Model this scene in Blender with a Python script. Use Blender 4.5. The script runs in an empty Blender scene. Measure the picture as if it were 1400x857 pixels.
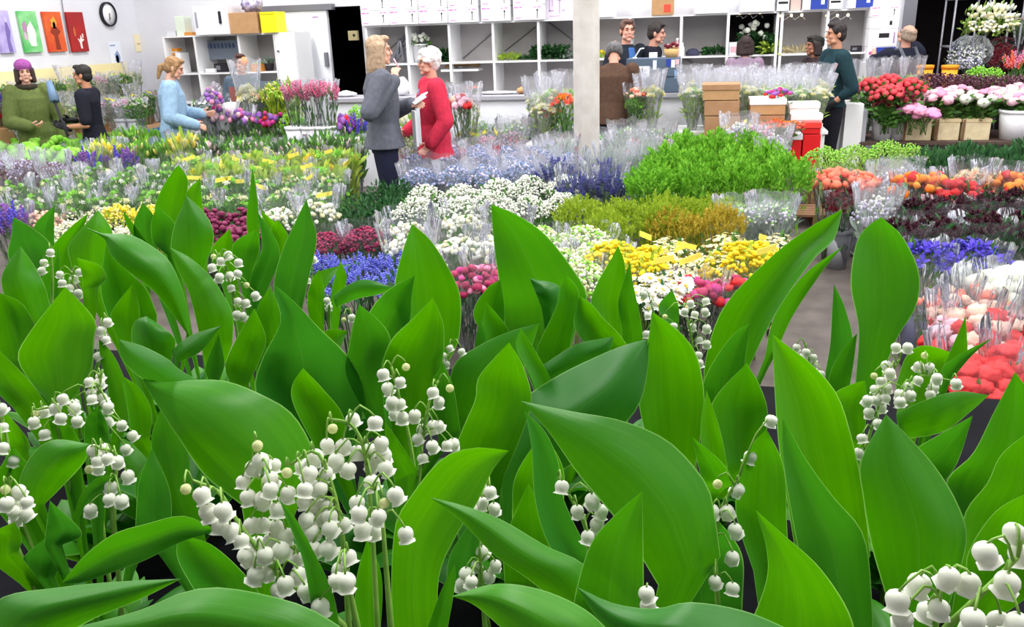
import bpy, bmesh, math, random
from math import sin, cos, pi, radians
from mathutils import Vector, Matrix, noise
SC = bpy.context.scene
COL = bpy.context.collection
RND = random.Random(11)
# ------------------------------------------------------------------ camera
F = 1150.0
CAM = Vector((0, 0, 1.85))
YAW, PIT, ROL = radians(13.0), radians(19.0), radians(2.0)
FW = Vector((-sin(YAW) * cos(PIT), cos(YAW) * cos(PIT), -sin(PIT)))
RW = Vector((cos(YAW), sin(YAW), 0))
UW = RW.cross(FW).normalized()
CR = RW * cos(ROL) - UW * sin(ROL)
CU = RW * sin(ROL) + UW * cos(ROL)
cam = bpy.data.objects.new('camera', bpy.data.cameras.new('camera'))
COL.objects.link(cam)
cam.data.sensor_width = 36.0
cam.data.sensor_fit = 'HORIZONTAL'
cam.data.lens = F / 1400 * 36
cam.data.clip_start = 0.02
cam.data.clip_end = 100
M = Matrix((CR, CU, -FW)).transposed().to_4x4()
M.translation = CAM
cam.matrix_world = M
SC.camera = cam
def ray(px, py): return FW + CR * ((px - 700) / F) + CU * ((428.5 - py) / F)
def at_d(px, py, d): return CAM + ray(px, py) * d
def at_z(px, py, z):
    r = ray(px, py); return CAM + r * ((z - CAM.z) / r.z)
def at_y(px, py, y):
    r = ray(px, py); return CAM + r * (y / r.y)
def at_x(px, py, x):
    r = ray(px, py); return CAM + r * (x / r.x)
# ------------------------------------------------------------------ scene objects
def obj(name, me, parent=None, mat=None):
    o = bpy.data.objects.new(name, me)
    COL.objects.link(o)
    if parent is not None: o.parent = parent
    if mat is not None and me is not None:
        if not isinstance(mat, (list, tuple)): mat = [mat]
        for m in mat: me.materials.append(m)
    return o
def thing(name, label, cat, loc=(0, 0, 0), rz=0.0, group=None):
    o = obj(name, None)
    o.location = loc; o.rotation_euler = (0, 0, rz)
    o['label'] = label; o['category'] = cat
    if group: o['group'] = group
    return o
def tag(o, label, cat, group=None):
    o['label'] = label; o['category'] = cat
    if group: o['group'] = group
    return o
def struct(o):
    o['kind'] = 'structure'; return o
def copy_tree(o, parent=None):
    c = o.copy(); COL.objects.link(c)
    if parent is not None: c.parent = parent
    for ch in o.children: copy_tree(ch, c)
    return c
# ------------------------------------------------------------------ mesh collector
class MB:
    def __init__(s): s.v = []; s.f = []; s.m = []; s.uv = None
    def add(s, vs, fs, mi=0):
        b = len(s.v); s.v.extend(vs)
        for f in fs: s.f.append(tuple(b + i for i in f)); s.m.append(mi)
        return s
    def box(s, c, d, mi=0, rot=None):
        x, y, z = d[0] / 2, d[1] / 2, d[2] / 2
        vs = [Vector((a * x, b * y, e * z)) for a in (-1, 1) for b in (-1, 1) for e in (-1, 1)]
        if rot is not None: vs = [rot @ v for v in vs]
        c = Vector(c)
        return s.add([tuple(v + c) for v in vs], [(0, 1, 3, 2), (4, 6, 7, 5), (0, 4, 5, 1), (2, 3, 7, 6), (0, 2, 6, 4), (1, 5, 7, 3)], mi)
    def span(s, lo, hi, mi=0):
        lo = Vector(lo); hi = Vector(hi)
        return s.box((lo + hi) / 2, hi - lo, mi)
    def tube(s, pts, rad, n=6, mi=0, cap=True):
        pts = [Vector(p) for p in pts]
        if not isinstance(rad, (list, tuple)): rad = [rad] * len(pts)
        vs = []; fs = []; ref = None
        for i, p in enumerate(pts):
            t = (pts[min(i + 1, len(pts) - 1)] - pts[max(i - 1, 0)])
            if t.length < 1e-9: t = Vector((0, 0, 1))
            t.normalize()
            if ref is None: ref = t.orthogonal().normalized()
            ref = (ref - t * ref.dot(t))
            ref = ref.normalized() if ref.length > 1e-6 else t.orthogonal().normalized()
            b = t.cross(ref)
            for k in range(n):
                a = 2 * pi * k / n
                vs.append(tuple(p + (ref * cos(a) + b * sin(a)) * rad[i]))
        for i in range(len(pts) - 1):
            for k in range(n):
                k2 = (k + 1) % n
                fs.append((i * n + k, i * n + k2, (i + 1) * n + k2, (i + 1) * n + k))
        if cap:
            fs.append(tuple(range(n - 1, -1, -1))); e = (len(pts) - 1) * n
            fs.append(tuple(range(e, e + n)))
        return s.add(vs, fs, mi)
    def lathe(s, prof, n=16, mi=0, mat=None, wob=None, closed=False):
        vs = []; fs = []
        for i, (r, z) in enumerate(prof):
            for k in range(n):
                a = 2 * pi * k / n
                rr = r if wob is None else wob(r, z, a, i)
                v = Vector((rr * cos(a), rr * sin(a), z))
                vs.append(tuple(mat @ v) if mat is not None else tuple(v))
        for i in range(len(prof) - 1):
            for k in range(n):
                k2 = (k + 1) % n
                fs.append((i * n + k, i * n + k2, (i + 1) * n + k2, (i + 1) * n + k))
        if closed:
            fs.append(tuple(range(n - 1, -1, -1))); e = (len(prof) - 1) * n
            fs.append(tuple(range(e, e + n)))
        return s.add(vs, fs, mi)
    def mesh(s, name, smooth=True):
        me = bpy.data.meshes.new(name)
        me.from_pydata(s.v, [], s.f)
        me.polygons.foreach_set('material_index', s.m)
        me.polygons.foreach_set('use_smooth', [smooth] * len(s.f))
        me.update()
        return me
    def build(s, name, mat, parent=None, smooth=True, bevel=0):
        o = obj(name, s.mesh(name, smooth), parent, mat)
        if bevel:
            b = o.modifiers.new('b', 'BEVEL'); b.width = bevel; b.segments = 2; b.limit_method = 'ANGLE'
        return o
# ------------------------------------------------------------------ materials
def lin(c):
    if max(c) > 1.0 or isinstance(c[0], int): c = [x / 255 for x in c]
    return tuple((x / 12.92 if x <= .04045 else ((x + .055) / 1.055) ** 2.4) for x in c) + (1,)
MATS = {}
def mat(name, col, rough=.6, col2=None, scale=30, spec=.3, metal=0, trans=0, bump=0, island=False, emit=0, tcol=None, alpha=1):
    if name in MATS: return MATS[name]
    m = bpy.data.materials.new(name); m.use_nodes = True
    nt = m.node_tree; N = nt.nodes; L = nt.links
    p = N['Principled BSDF']; out = N['Material Output']
    p.inputs['Base Color'].default_value = lin(col)
    p.inputs['Roughness'].default_value = rough
    p.inputs['Specular IOR Level'].default_value = spec
    p.inputs['Metallic'].default_value = metal
    p.inputs['Alpha'].default_value = alpha
    src = None
    if col2 is not None or bump:
        tc = N.new('ShaderNodeTexCoord'); nz = N.new('ShaderNodeTexNoise')
        nz.inputs['Scale'].default_value = scale; nz.inputs['Detail'].default_value = 5
        L.new(tc.outputs['Object'], nz.inputs['Vector'])
        if col2 is not None:
            mx = N.new('ShaderNodeMix'); mx.data_type = 'RGBA'
            mx.inputs[6].default_value = lin(col); mx.inputs[7].default_value = lin(col2)
            if island:
                g = N.new('ShaderNodeNewGeometry'); L.new(g.outputs['Random Per Island'], mx.inputs[0])
            else:
                r = N.new('ShaderNodeValToRGB'); r.color_ramp.elements[0].position = .35; r.color_ramp.elements[1].position = .65
                L.new(nz.outputs['Fac'], r.inputs[0]); L.new(r.outputs[0], mx.inputs[0])
            L.new(mx.outputs[2], p.inputs['Base Color']); src = mx.outputs[2]
        if bump:
            b = N.new('ShaderNodeBump'); b.inputs['Strength'].default_value = bump; b.inputs['Distance'].default_value = .01
            L.new(nz.outputs['Fac'], b.inputs['Height']); L.new(b.outputs[0], p.inputs['Normal'])
    if emit:
        p.inputs['Emission Color'].default_value = lin(col); p.inputs['Emission Strength'].default_value = emit
    if trans:
        t = N.new('ShaderNodeBsdfTranslucent'); ms = N.new('ShaderNodeMixShader'); ms.inputs[0].default_value = trans
        t.inputs[0].default_value = lin(tcol or col)
        if src is not None and tcol is None: L.new(src, t.inputs[0])
        L.new(p.outputs[0], ms.inputs[1]); L.new(t.outputs[0], ms.inputs[2]); L.new(ms.outputs[0], out.inputs[0])
    MATS[name] = m
    return m
def cellophane(name, tint=(235, 238, 245), milk=.035):
    if name in MATS: return MATS[name]
    m = bpy.data.materials.new(name); m.use_nodes = True
    nt = m.node_tree; N = nt.nodes; L = nt.links; N.clear()
    out = N.new('ShaderNodeOutputMaterial'); tr = N.new('ShaderNodeBsdfTransparent'); gl = N.new('ShaderNodeBsdfGlossy'); df = N.new('ShaderNodeBsdfTranslucent'); d2 = N.new('ShaderNodeBsdfDiffuse')
    tr.inputs[0].default_value = (.97, .97, .98, 1)
    gl.inputs['Roughness'].default_value = .11; gl.inputs[0].default_value = (.95, .96, 1, 1)
    df.inputs[0].default_value = lin(tint); d2.inputs[0].default_value = lin(tint)
    tc = N.new('ShaderNodeTexCoord'); mp = N.new('ShaderNodeMapping'); mp.inputs['Scale'].default_value = (15, 15, 3)
    nz = N.new('ShaderNodeTexNoise'); nz.inputs['Scale'].default_value = 1; nz.inputs['Detail'].default_value = 3; nz.inputs['Distortion'].default_value = .8
    L.new(tc.outputs['Object'], mp.inputs[0]); L.new(mp.outputs[0], nz.inputs['Vector'])
    bp = N.new('ShaderNodeBump'); bp.inputs['Strength'].default_value = 1; bp.inputs['Distance'].default_value = .03
    L.new(nz.outputs['Fac'], bp.inputs['Height']); L.new(bp.outputs[0], gl.inputs['Normal'])
    fr = N.new('ShaderNodeFresnel'); fr.inputs[0].default_value = 1.33; L.new(bp.outputs[0], fr.inputs['Normal'])
    cr = N.new('ShaderNodeValToRGB'); cr.color_ramp.elements[0].position = .60; cr.color_ramp.elements[1].position = .78  # white streaks painted into the film as sheen and highlights
    cr.color_ramp.elements[1].color = (.38, .38, .38, 1)
    L.new(nz.outputs['Fac'], cr.inputs[0])
    ad = N.new('ShaderNodeMath'); ad.operation = 'MULTIPLY_ADD'; ad.inputs[1].default_value = .9; ad.inputs[2].default_value = milk; ad.use_clamp = True
    L.new(cr.outputs[0], ad.inputs[0])
    ml = N.new('ShaderNodeMixShader'); ml.inputs[0].default_value = .5; L.new(df.outputs[0], ml.inputs[1]); L.new(d2.outputs[0], ml.inputs[2])
    m1 = N.new('ShaderNodeMixShader'); L.new(ad.outputs[0], m1.inputs[0]); L.new(tr.outputs[0], m1.inputs[1]); L.new(ml.outputs[0], m1.inputs[2])
    m2 = N.new('ShaderNodeMixShader'); L.new(fr.outputs[0], m2.inputs[0]); L.new(m1.outputs[0], m2.inputs[1]); L.new(gl.outputs[0], m2.inputs[2])
    L.new(m2.outputs[0], out.inputs[0])
    MATS[name] = m
    return m
CELLO = cellophane('clear_cellophane')
CELLO2 = cellophane('milky_sheen_cellophane', (238, 238, 246), .15)  # milky film, its extra white also painted in as sheen
# ------------------------------------------------------------------ light
SC.view_settings.view_transform = 'Standard'; SC.view_settings.look = 'None'
SC.view_settings.gamma = 1; SC.view_settings.use_curve_mapping = False
SC.view_settings.exposure = 0.0
SC.cycles.transparent_max_bounces = 32
SC.cycles.max_bounces = 8
w = bpy.data.worlds.new('world'); SC.world = w; w.use_nodes = True
w.node_tree.nodes['Background'].inputs[0].default_value = (.93, .97, 1, 1)
w.node_tree.nodes['Background'].inputs[1].default_value = .28
def strip_light(x, y, z, lx, ly, power):
    l = bpy.data.lights.new('ceiling_strip', 'AREA'); l.shape = 'RECTANGLE'; l.size = lx; l.size_y = ly; l.energy = power
    l.color = (1, .985, .96)
    o = bpy.data.objects.new('ceiling_strip', l); COL.objects.link(o); o.location = (x, y, z)
    return o
for yy in (1.5, 4.2, 7.0, 9.8):
    for xx in (-6.0, -2.6, .8, 4.0):
        strip_light(xx, yy, 4.6, .25, 2.0, 106)
# ================================================================== lilies of the valley on the raised bench
BZ = 1.24                       # bench top height
def leaf_mat():
    m = bpy.data.materials.new('lily_leaf'); m.use_nodes = True
    nt = m.node_tree; N = nt.nodes; L = nt.links
    p = N['Principled BSDF']; out = N['Material Output']
    uv = N.new('ShaderNodeUVMap'); mp = N.new('ShaderNodeMapping'); mp.inputs['Scale'].default_value = (15, .8, 1)
    L.new(uv.outputs[0], mp.inputs[0])
    nz = N.new('ShaderNodeTexNoise'); nz.inputs['Scale'].default_value = 1; nz.inputs['Detail'].default_value = 3
    L.new(mp.outputs[0], nz.inputs['Vector'])
    n2 = N.new('ShaderNodeTexNoise'); n2.inputs['Scale'].default_value = 2.2
    L.new(uv.outputs[0], n2.inputs['Vector'])
    oi = N.new('ShaderNodeObjectInfo')
    mx = N.new('ShaderNodeMix'); mx.data_type = 'RGBA'; mx.inputs[6].default_value = lin((52, 136, 14)); mx.inputs[7].default_value = lin((82, 160, 20))
    L.new(nz.outputs['Fac'], mx.inputs[0])
    m2 = N.new('ShaderNodeMix'); m2.data_type = 'RGBA'; m2.inputs[7].default_value = lin((36, 112, 38))
    mm = N.new('ShaderNodeMath'); mm.operation = 'MULTIPLY'; mm.inputs[1].default_value = .8
    L.new(oi.outputs['Random'], mm.inputs[0]); L.new(mm.outputs[0], m2.inputs[0]); L.new(mx.outputs[2], m2.inputs[6])
    # pale rim and midrib
    sx = N.new('ShaderNodeSeparateXYZ'); L.new(uv.outputs[0], sx.inputs[0])
    ab = N.new('ShaderNodeMath'); ab.operation = 'SUBTRACT'; ab.inputs[1].default_value = .5; L.new(sx.outputs[0], ab.inputs[0])
    a2 = N.new('ShaderNodeMath'); a2.operation = 'ABSOLUTE'; L.new(ab.outputs[0], a2.inputs[0])
    rp = N.new('ShaderNodeValToRGB'); e = rp.color_ramp.elements
    e[0].position = .0; e[0].color = (.05, .05, .05, 1); e[1].position = .5; e[1].color = (.75, .75, .75, 1)
    k = e.new(.02); k.color = (0, 0, 0, 1); k = e.new(.482); k.color = (0, 0, 0, 1)
    L.new(a2.outputs[0], rp.inputs[0])
    m3 = N.new('ShaderNodeMix'); m3.data_type = 'RGBA'; m3.inputs[7].default_value = lin((150, 205, 110))
    L.new(rp.outputs[0], m3.inputs[0]); L.new(m2.outputs[2], m3.inputs[6])
    L.new(m3.outputs[2], p.inputs['Base Color'])
    p.inputs['Roughness'].default_value = .42; p.inputs['Specular IOR Level'].default_value = .35
    bp = N.new('ShaderNodeBump'); bp.inputs['Strength'].default_value = .10; bp.inputs['Distance'].default_value = .002
    L.new(nz.outputs['Fac'], bp.inputs['Height']); L.new(bp.outputs[0], p.inputs['Normal'])
    t = N.new('ShaderNodeBsdfTranslucent'); ms = N.new('ShaderNodeMixShader'); ms.inputs[0].default_value = .38
    hs = N.new('ShaderNodeHueSaturation'); hs.inputs['Saturation'].default_value = 1.05; hs.inputs['Value'].default_value = 1.6; hs.inputs['Hue'].default_value = .485
    L.new(m3.outputs[2], hs.inputs['Color']); L.new(hs.outputs[0], t.inputs[0])
    L.new(p.outputs[0], ms.inputs[1]); L.new(t.outputs[0], ms.inputs[2]); L.new(ms.outputs[0], out.inputs[0])
    return m
LEAF = leaf_mat()
STEM = mat('lily_stem', (158, 200, 96), .5, (128, 180, 70), 60, trans=.2)
BELL = mat('lily_bell', (238, 238, 230), .55, (228, 232, 214), 300, trans=.22, tcol=(250, 250, 235))
BUD = mat('lily_bud', (232, 236, 178), .55, trans=.3)
def spline(pts, n):
    """Catmull-Rom through 2-D points, resampled evenly into n+1."""
    P = [Vector((p[0], p[1], 0)) for p in pts]
    if len(P) == 2: return [P[0].lerp(P[1], i / n) for i in range(n + 1)]
    Q = [P[0] * 2 - P[1]] + P + [P[-1] * 2 - P[-2]]
    fine = []
    for i in range(1, len(Q) - 2):
        a, b, c, d = Q[i - 1], Q[i], Q[i + 1], Q[i + 2]
        for k in range(12):
            t = k / 12
            fine.append(.5 * ((2 * b) + (c - a) * t + (2 * a - 5 * b + 4 * c - d) * t * t + (3 * b - a - 3 * c + d) * t ** 3))
    fine.append(P[-1])
    cum = [0]
    for i in range(1, len(fine)): cum.append(cum[-1] + (fine[i] - fine[i - 1]).length)
    out = []; j = 0
    for i in range(n + 1):
        s = cum[-1] * i / n
        while j < len(cum) - 2 and cum[j + 1] < s: j += 1
        seg = max(cum[j + 1] - cum[j], 1e-9)
        out.append(fine[j].lerp(fine[j + 1], min(1, max(0, (s - cum[j]) / seg))))
    return out
PLANTS = {}
def plant(key, label):
    PLANTS[key] = dict(label=label, leaves=[], spikes=[], fill=0)
plant('A', 'lily of the valley plant at back corner beside purple statice, with pointed leaves')
plant('B', 'lily of the valley plant with long arching leaf, behind the large upright oval leaf')
plant('C', 'tall cluster of lily of the valley leaves standing before lime and cream bouquets')
plant('D', 'lily of the valley plant with white bells hanging below burgundy tulips')
plant('E', 'lily of the valley plant with one broad upright oval leaf and bells at its foot')
plant('F', 'small low lily of the valley leaves beneath the long arching leaf')
plant('G', 'lily of the valley plant with tall narrow leaf in front of the blue flowers')
plant('H', 'lily of the valley plant with broad leaf in front of crimson and pink bouquets')
plant('I', 'lily of the valley plant with tallest leaf pointing at cream daisies')
plant('J', 'lily of the valley plant with two upright leaves in front of yellow flowers')
plant('K', 'lily of the valley plant with long slanting leaf and bells below white daisies')
plant('L', 'lily of the valley plant with spoon shaped upright leaf beside the aisle')
plant('M', 'lily of the valley plant with pale bells in front of red carnations')
plant('N', 'shaded low lily of the valley plant with bells, in dark gap')
plant('O', 'lily of the valley plant with huge bright leaf folded over, tip curling')
plant('P', 'lily of the valley plant with pointed twisted leaf behind the largest bell cluster')
plant('Q', 'lily of the valley plant carrying the largest cluster of white bells')
plant('R', 'lily of the valley plant with wide shaded leaf in centre of bench')
plant('S', 'lily of the valley plant with broad leaf sweeping sideways, few bells in shade')
plant('T', 'lily of the valley plant with tall overlapping leaves and bells in dark gap')
plant('U', 'lily of the valley plant with large ribbed oval leaf above the nearest bells')
plant('V', 'lily of the valley plant with overlapping leaves at bench end below red carnations')
plant('W', 'lily of the valley plant with largest nearest bells at front bench corner')
plant('X', 'long flat lily of the valley leaves lying along bench front edge')
plant('Y', 'low spreading lily of the valley leaves at middle of bench front edge')
def E(k, d, Lp, Rp, tip, cup=.25, tilt=None, lean=0.0, db=None):
    PLANTS[k]['leaves'].append((d, Lp, Rp, tip, cup, tilt, lean, db))
# --- back row
E('A', 1.18, [(40,405),(12,355),(15,325)], [(75,400),(72,340),(46,313)], (18,297), .2)
E('A', 1.24, [(55,350),(46,311)], [(75,350),(74,310)], (75,280))
E('A', 1.15, [(60,400),(62,368),(74,334),(97,310)], [(95,410),(98,360),(112,318)], (121,291), .3)
E('B', 1.13, [(105,385),(94,350),(94,335),(112,312)], [(150,380),(156,340),(152,312)], (134,287), -.2)
E('B', 1.02, [(255,455),(212,400),(181,376),(152,350),(143,327)], [(262,465),(252,405),(233,359),(210,338),(178,321),(141,319)], (114,309), -.3, .5)
E('B', 1.10, [(150,440),(138,400),(141,360)], [(215,430),(200,395),(170,365)], (146,328), .3)
E('B', 1.2, [(185,330),(172,305)], [(200,330),(182,305)], (168,287))
E('C', 1.2, [(190,345),(182,310)], [(215,345),(212,300)], (195,276))
E('C', 1.2, [(222,340),(211,290),(221,258),(235,236)], [(245,340),(252,290),(257,255),(255,240)], (244,225), .25)
E('C', 1.15, [(228,348),(210,332),(206,310),(210,293)], [(245,355),(243,325),(240,306)], (216,283), .3)
E('C', 1.2, [(265,310),(255,266)], [(285,310),(277,280)], (274,243))
E('C', 1.1, [(262,375),(235,345),(238,310),(248,285)], [(276,372),(291,335),(290,310),(277,288)], (254,267), -.2)
E('C', 1.0, [(275,470),(264,420),(256,395),(240,362)], [(318,470),(318,430),(303,399),(284,373),(256,350)], (232,338), -.2, .4)
E('A', 1.0, [(113,398),(112,375)], [(135,392),(146,380),(135,362)], (104,352), .3)
E('A', 1.08, [(60,420),(58,378)], [(80,415),(82,370)], (80,338))
E('A', 1.02, [(20,440),(3,395),(5,370)], [(68,415),(60,388),(46,362)], (28,336), -.2)
E('E', .88, [(70,552),(40,520),(24,487),(40,455),(63,425)], [(95,550),(125,505),(128,465),(132,443),(115,418)], (89,392), .18, 0)
E('E', 1.0, [(0,500),(-10,450)], [(55,490),(50,450),(30,415)], (0,400))
E('E', .9, [(20,560),(-15,520)], [(65,555),(40,520)], (-10,470))
E('F', 1.0, [(165,475),(152,440),(155,422)], [(188,470),(191,425)], (182,387))
E('F', .97, [(195,490),(180,465),(184,440)], [(235,490),(240,465),(222,447)], (200,432), -.3)
E('F', .95, [(235,478),(262,458)], [(245,495),(275,480)], (303,445), -.2)
E('F', .97, [(285,520),(281,500)], [(300,520),(307,495)], (299,455))
E('D', .95, [(315,525),(308,500),(322,465)], [(340,525),(362,475),(362,455)], (348,421), .3)
E('D', 1.0, [(365,480),(350,430)], [(385,470),(384,430)], (370,390))
E('P', .92, [(395,600),(350,540),(357,494),(383,443),(380,415)], [(480,610),(498,560),(492,515),(470,480),(440,452),(405,415)], (376,390), .3)
E('P', .86, [(430,610),(402,555),(399,528)], [(470,620),(470,570),(440,530)], (414,503), .3)
E('G', 1.05, [(388,440),(374,395),(385,345),(403,305)], [(410,440),(420,390),(433,330),(427,300)], (419,272), .2)
E('D', 1.15, [(340,330),(337,300),(342,255)], [(355,330),(354,295),(350,255)], (345,229), .1)
E('D', 1.1, [(340,395),(345,370),(358,340)], [(365,398),(383,350),(370,315)], (352,290), .3)
E('D', 1.12, [(325,370),(318,335)], [(345,370),(355,340)], (350,313))
E('D', 1.15, [(300,380),(289,342)], [(325,380),(322,345)], (314,312))
E('G', 1.2, [(372,335),(362,310)], [(388,345),(390,318)], (356,287))
E('G', 1.18, [(375,345),(370,315)], [(398,350),(394,322)], (380,300))
# --- middle
E('G', 1.15, [(420,400),(435,372)], [(440,402),(465,368)], (503,356), .1)
E('G', 1.12, [(450,415),(457,380)], [(468,405),(474,380)], (466,356))
E('G', 1.1, [(420,420),(422,395)], [(443,430),(444,400)], (436,367))
E('H', 1.1, [(455,405),(475,390),(500,382)], [(460,420),(490,408),(520,402)], (538,393), -.3, .5)
E('G', 1.05, [(440,455),(452,450)], [(460,490),(470,465)], (476,452))
E('H', 1.0, [(560,460),(541,420),(540,385),(550,345)], [(610,500),(627,465),(630,410),(618,375),(590,330)], (563,306), .15)
E('H', .98, [(500,450),(506,425),(530,397)], [(540,500),(560,440),(563,405)], (567,376), .25)
E('H', .93, [(495,560),(472,510),(478,470),(485,435)], [(525,560),(522,500),(534,465),(520,440)], (491,416), .3)
E('H', .9, [(530,560),(522,505),(535,465),(565,435)], [(580,590),(604,500),(607,450),(600,425)], (592,407), .35)
E('I', 1.05, [(690,450),(684,400),(676,340)], [(790,440),(803,405),(785,370),(745,320),(705,293)], (671,279), .2)
E('I', 1.02, [(740,420),(730,395)], [(765,430),(765,392)], (724,380), -.3)
E('I', .98, [(735,500),(735,475),(760,420),(765,395)], [(775,500),(782,460),(792,410),(787,390)], (775,377), .3)
E('J', 1.05, [(825,460),(808,420),(815,390),(835,355)], [(850,470),(855,400),(854,360)], (845,336), .25)
E('J', 1.03, [(850,450),(845,415),(852,385)], [(880,465),(875,430),(866,390)], (861,358), .2)
E('I', .98, [(805,480),(785,445),(788,420)], [(860,475),(845,455),(825,435),(808,415)], (793,405), .3)
E('I', .94, [(742,500),(760,487),(790,470)], [(750,520),(790,505),(830,485)], (839,460), -.2)
E('R', .85, [(680,610),(712,550),(760,515),(810,490),(850,473)], [(740,660),(820,610),(870,560),(885,510)], (887,463), -.25)
E('K', .84, [(890,620),(874,555),(876,500),(886,465)], [(950,640),(963,560),(957,500),(940,465),(912,440)], (891,426), .3)
E('K', 1.1, [(915,445),(900,420)], [(928,440),(928,420)], (919,395))
E('K', 1.0, [(965,540),(963,500),(988,422),(1050,355),(1105,312)], [(1020,510),(1060,430),(1110,357),(1140,328)], (1152,286), .25)
E('K', 1.03, [(1045,490),(1060,430),(1100,375)], [(1062,480),(1085,430),(1125,370)], (1153,336), .2)
E('K', .95, [(965,570),(960,530),(978,490),(1005,455)], [(1005,580),(1015,520),(1022,470)], (1026,441), .3)
E('K', .9, [(985,640),(972,570),(980,540)], [(1040,640),(1050,570),(1040,530)], (1021,496), .3)
E('L', .92, [(1170,520),(1174,450),(1163,390),(1170,335),(1185,310)], [(1200,530),(1225,465),(1252,420),(1257,375),(1235,325)], (1205,297), .18, 0)
E('L', .97, [(1128,510),(1135,470),(1138,420)], [(1160,510),(1166,465),(1155,420)], (1140,388))
E('L', .93, [(1135,540),(1133,515),(1150,480)], [(1160,540),(1168,490)], (1172,455))
E('T', .70, [(1085,740),(1066,620),(1060,550),(1057,490)], [(1190,760),(1182,680),(1165,600),(1145,540),(1112,500),(1080,475)], (1056,457), .25)
E('L', .85, [(1150,600),(1138,545),(1160,527)], [(1180,610),(1185,560)], (1183,520))
E('R', 1.03, [(670,470),(647,430),(665,395)], [(688,475),(690,420)], (684,382))
E('R', .99, [(670,500),(660,450)], [(700,480),(697,455),(680,430)], (664,412), .3)
E('R', .97, [(648,480),(652,455)], [(665,485),(664,455)], (656,435))
E('R', .82, [(610,640),(635,580),(650,545),(653,518),(675,490)], [(690,650),(715,590),(727,545),(715,500)], (696,468), .3)
E('R', .88, [(740,560),(728,520),(706,475)], [(755,550),(752,518),(735,485)], (712,448), .2)
E('R', .92, [(610,570),(620,500),(660,470),(700,452)], [(680,580),(710,520),(728,470)], (737,442), -.2)
E('P', .88, [(600,600),(585,540)], [(630,590),(620,530)], (605,495))
E('Q', .70, [(540,660),(528,610)], [(573,645),(550,610)], (526,575))
# --- near, bench end by the aisle of the dark gap
E('O', .71, [(330,560),(237,538),(192,516),(166,490)], [(340,540),(282,524),(245,505),(230,491),(195,473)], (163,464), -.25, .3, db=.80)
E('O', .73, [(330,690),(280,650),(245,600),(219,560)], [(430,640),(424,605),(400,566),(367,544),(310,521),(255,520),(225,523)], (190,514), -.15, .4)
E('O', .77, [(235,715),(212,650),(207,600),(214,575)], [(275,712),(262,660),(258,620),(245,590)], (222,552), .2, db=.76)
E('O', .60, [(288,720),(250,705),(200,716),(155,730),(115,760)], [(290,728),(250,740),(200,765),(160,780),(110,797)], (84,797), .3, .4)
E('O', .62, [(280,830),(245,770),(243,740)], [(370,830),(330,780),(290,745)], (255,733), .3)
E('X', .50, [(-40,870),(0,818),(80,803),(160,795)], [(60,890),(120,850),(190,820)], (248,791), -.3)
E('X', .43, [(520,900),(466,857),(407,825),(314,804),(255,808),(185,836)], [(440,930),(300,900),(150,885)], (60,868), -.3)
E('N', .70, [(40,690),(26,660),(45,620),(75,601)], [(60,690),(85,665),(115,632)], (124,607), -.3)
E('N', .68, [(100,705),(112,675),(135,652)], [(108,708),(125,680),(148,665)], (160,652), .3)
E('N', .62, [(60,745),(64,715)], [(85,745),(112,728)], (68,684), .4)
E('N', .76, [(75,610),(70,590)], [(110,605),(95,582)], (66,570))
E('N', .78, [(115,610),(117,575)], [(150,610),(147,580)], (133,555))
E('E', .88, [(155,580),(147,530),(137,490)], [(176,575),(172,525),(155,485)], (135,463))
E('F', .85, [(180,605),(176,570),(170,535)], [(205,600),(207,560),(190,530)], (166,513))
E('N', .72, [(190,700),(185,660)], [(222,700),(215,650)], (210,620))
E('N', .62, [(-10,770),(-8,730)], [(25,755),(30,735)], (20,713))
E('N', .66, [(35,790),(30,765)], [(75,790),(80,770)], (62,735), .4)
E('N', .75, [(0,610),(5,580)], [(40,620),(38,600)], (2,556), .4)
# --- nearest
E('S', .58, [(900,800),(850,720),(792,650),(750,590)], [(985,760),(975,690),(962,655),(914,603),(850,575),(780,562)], (712,548), -.15, .3)
E('S', .63, [(780,790),(748,740),(731,680),(727,614)], [(812,760),(800,745),(770,680),(763,630),(745,590)], (718,563), .3)
E('S', .50, [(790,850),(785,820),(807,745),(840,705)], [(880,850),(880,790),(879,720)], (878,671), .25)
E('S', .52, [(770,850),(740,806),(675,758),(630,712)], [(830,830),(800,773),(748,747),(685,710),(630,690)], (588,680), -.25, .4)
E('Y', .43, [(760,910),(700,870),(650,828)], [(840,870),(800,833),(740,806),(678,798)], (617,815), -.3, .4)
E('Y', .42, [(1000,930),(900,910),(830,860)], [(1100,870),(1021,836),(944,823),(896,832),(840,825)], (788,802), -.3, .3)
E('Q', .56, [(540,880),(535,800),(540,720),(555,688),(603,628),(650,612)], [(600,890),(600,790),(625,730),(651,690),(675,640)], (696,616), .2)
E('Q', .57, [(580,870),(602,810)], [(610,870),(622,800)], (622,770))
E('R', .66, [(610,810),(615,760),(640,720)], [(640,810),(655,750)], (656,700))
E('Q', .475, [(430,860),(415,770),(392,710)], [(465,860),(455,810),(432,760),(405,710)], (382,683), .3)
E('Q', .56, [(488,870),(486,800)], [(520,870),(522,790)], (502,735), .4)
E('T', .68, [(905,830),(900,770),(915,720)], [(1015,830),(1015,760),(985,715)], (955,688), .25)
E('S', .7, [(690,800),(690,740)], [(760,810),(765,740)], (722,660), .25)
E('R', .74, [(700,700),(705,650)], [(770,700),(770,640)], (742,590), .25)
E('O', .68, [(185,720),(190,660)], [(235,730),(232,670)], (208,612), .25)
E('N', .72, [(-10,690),(-5,650)], [(50,690),(48,650)], (18,610), .3)
E('T', .62, [(1030,780),(1010,720),(1006,680),(1020,620)], [(1080,780),(1076,720),(1072,640)], (1048,586), .3)
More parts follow.
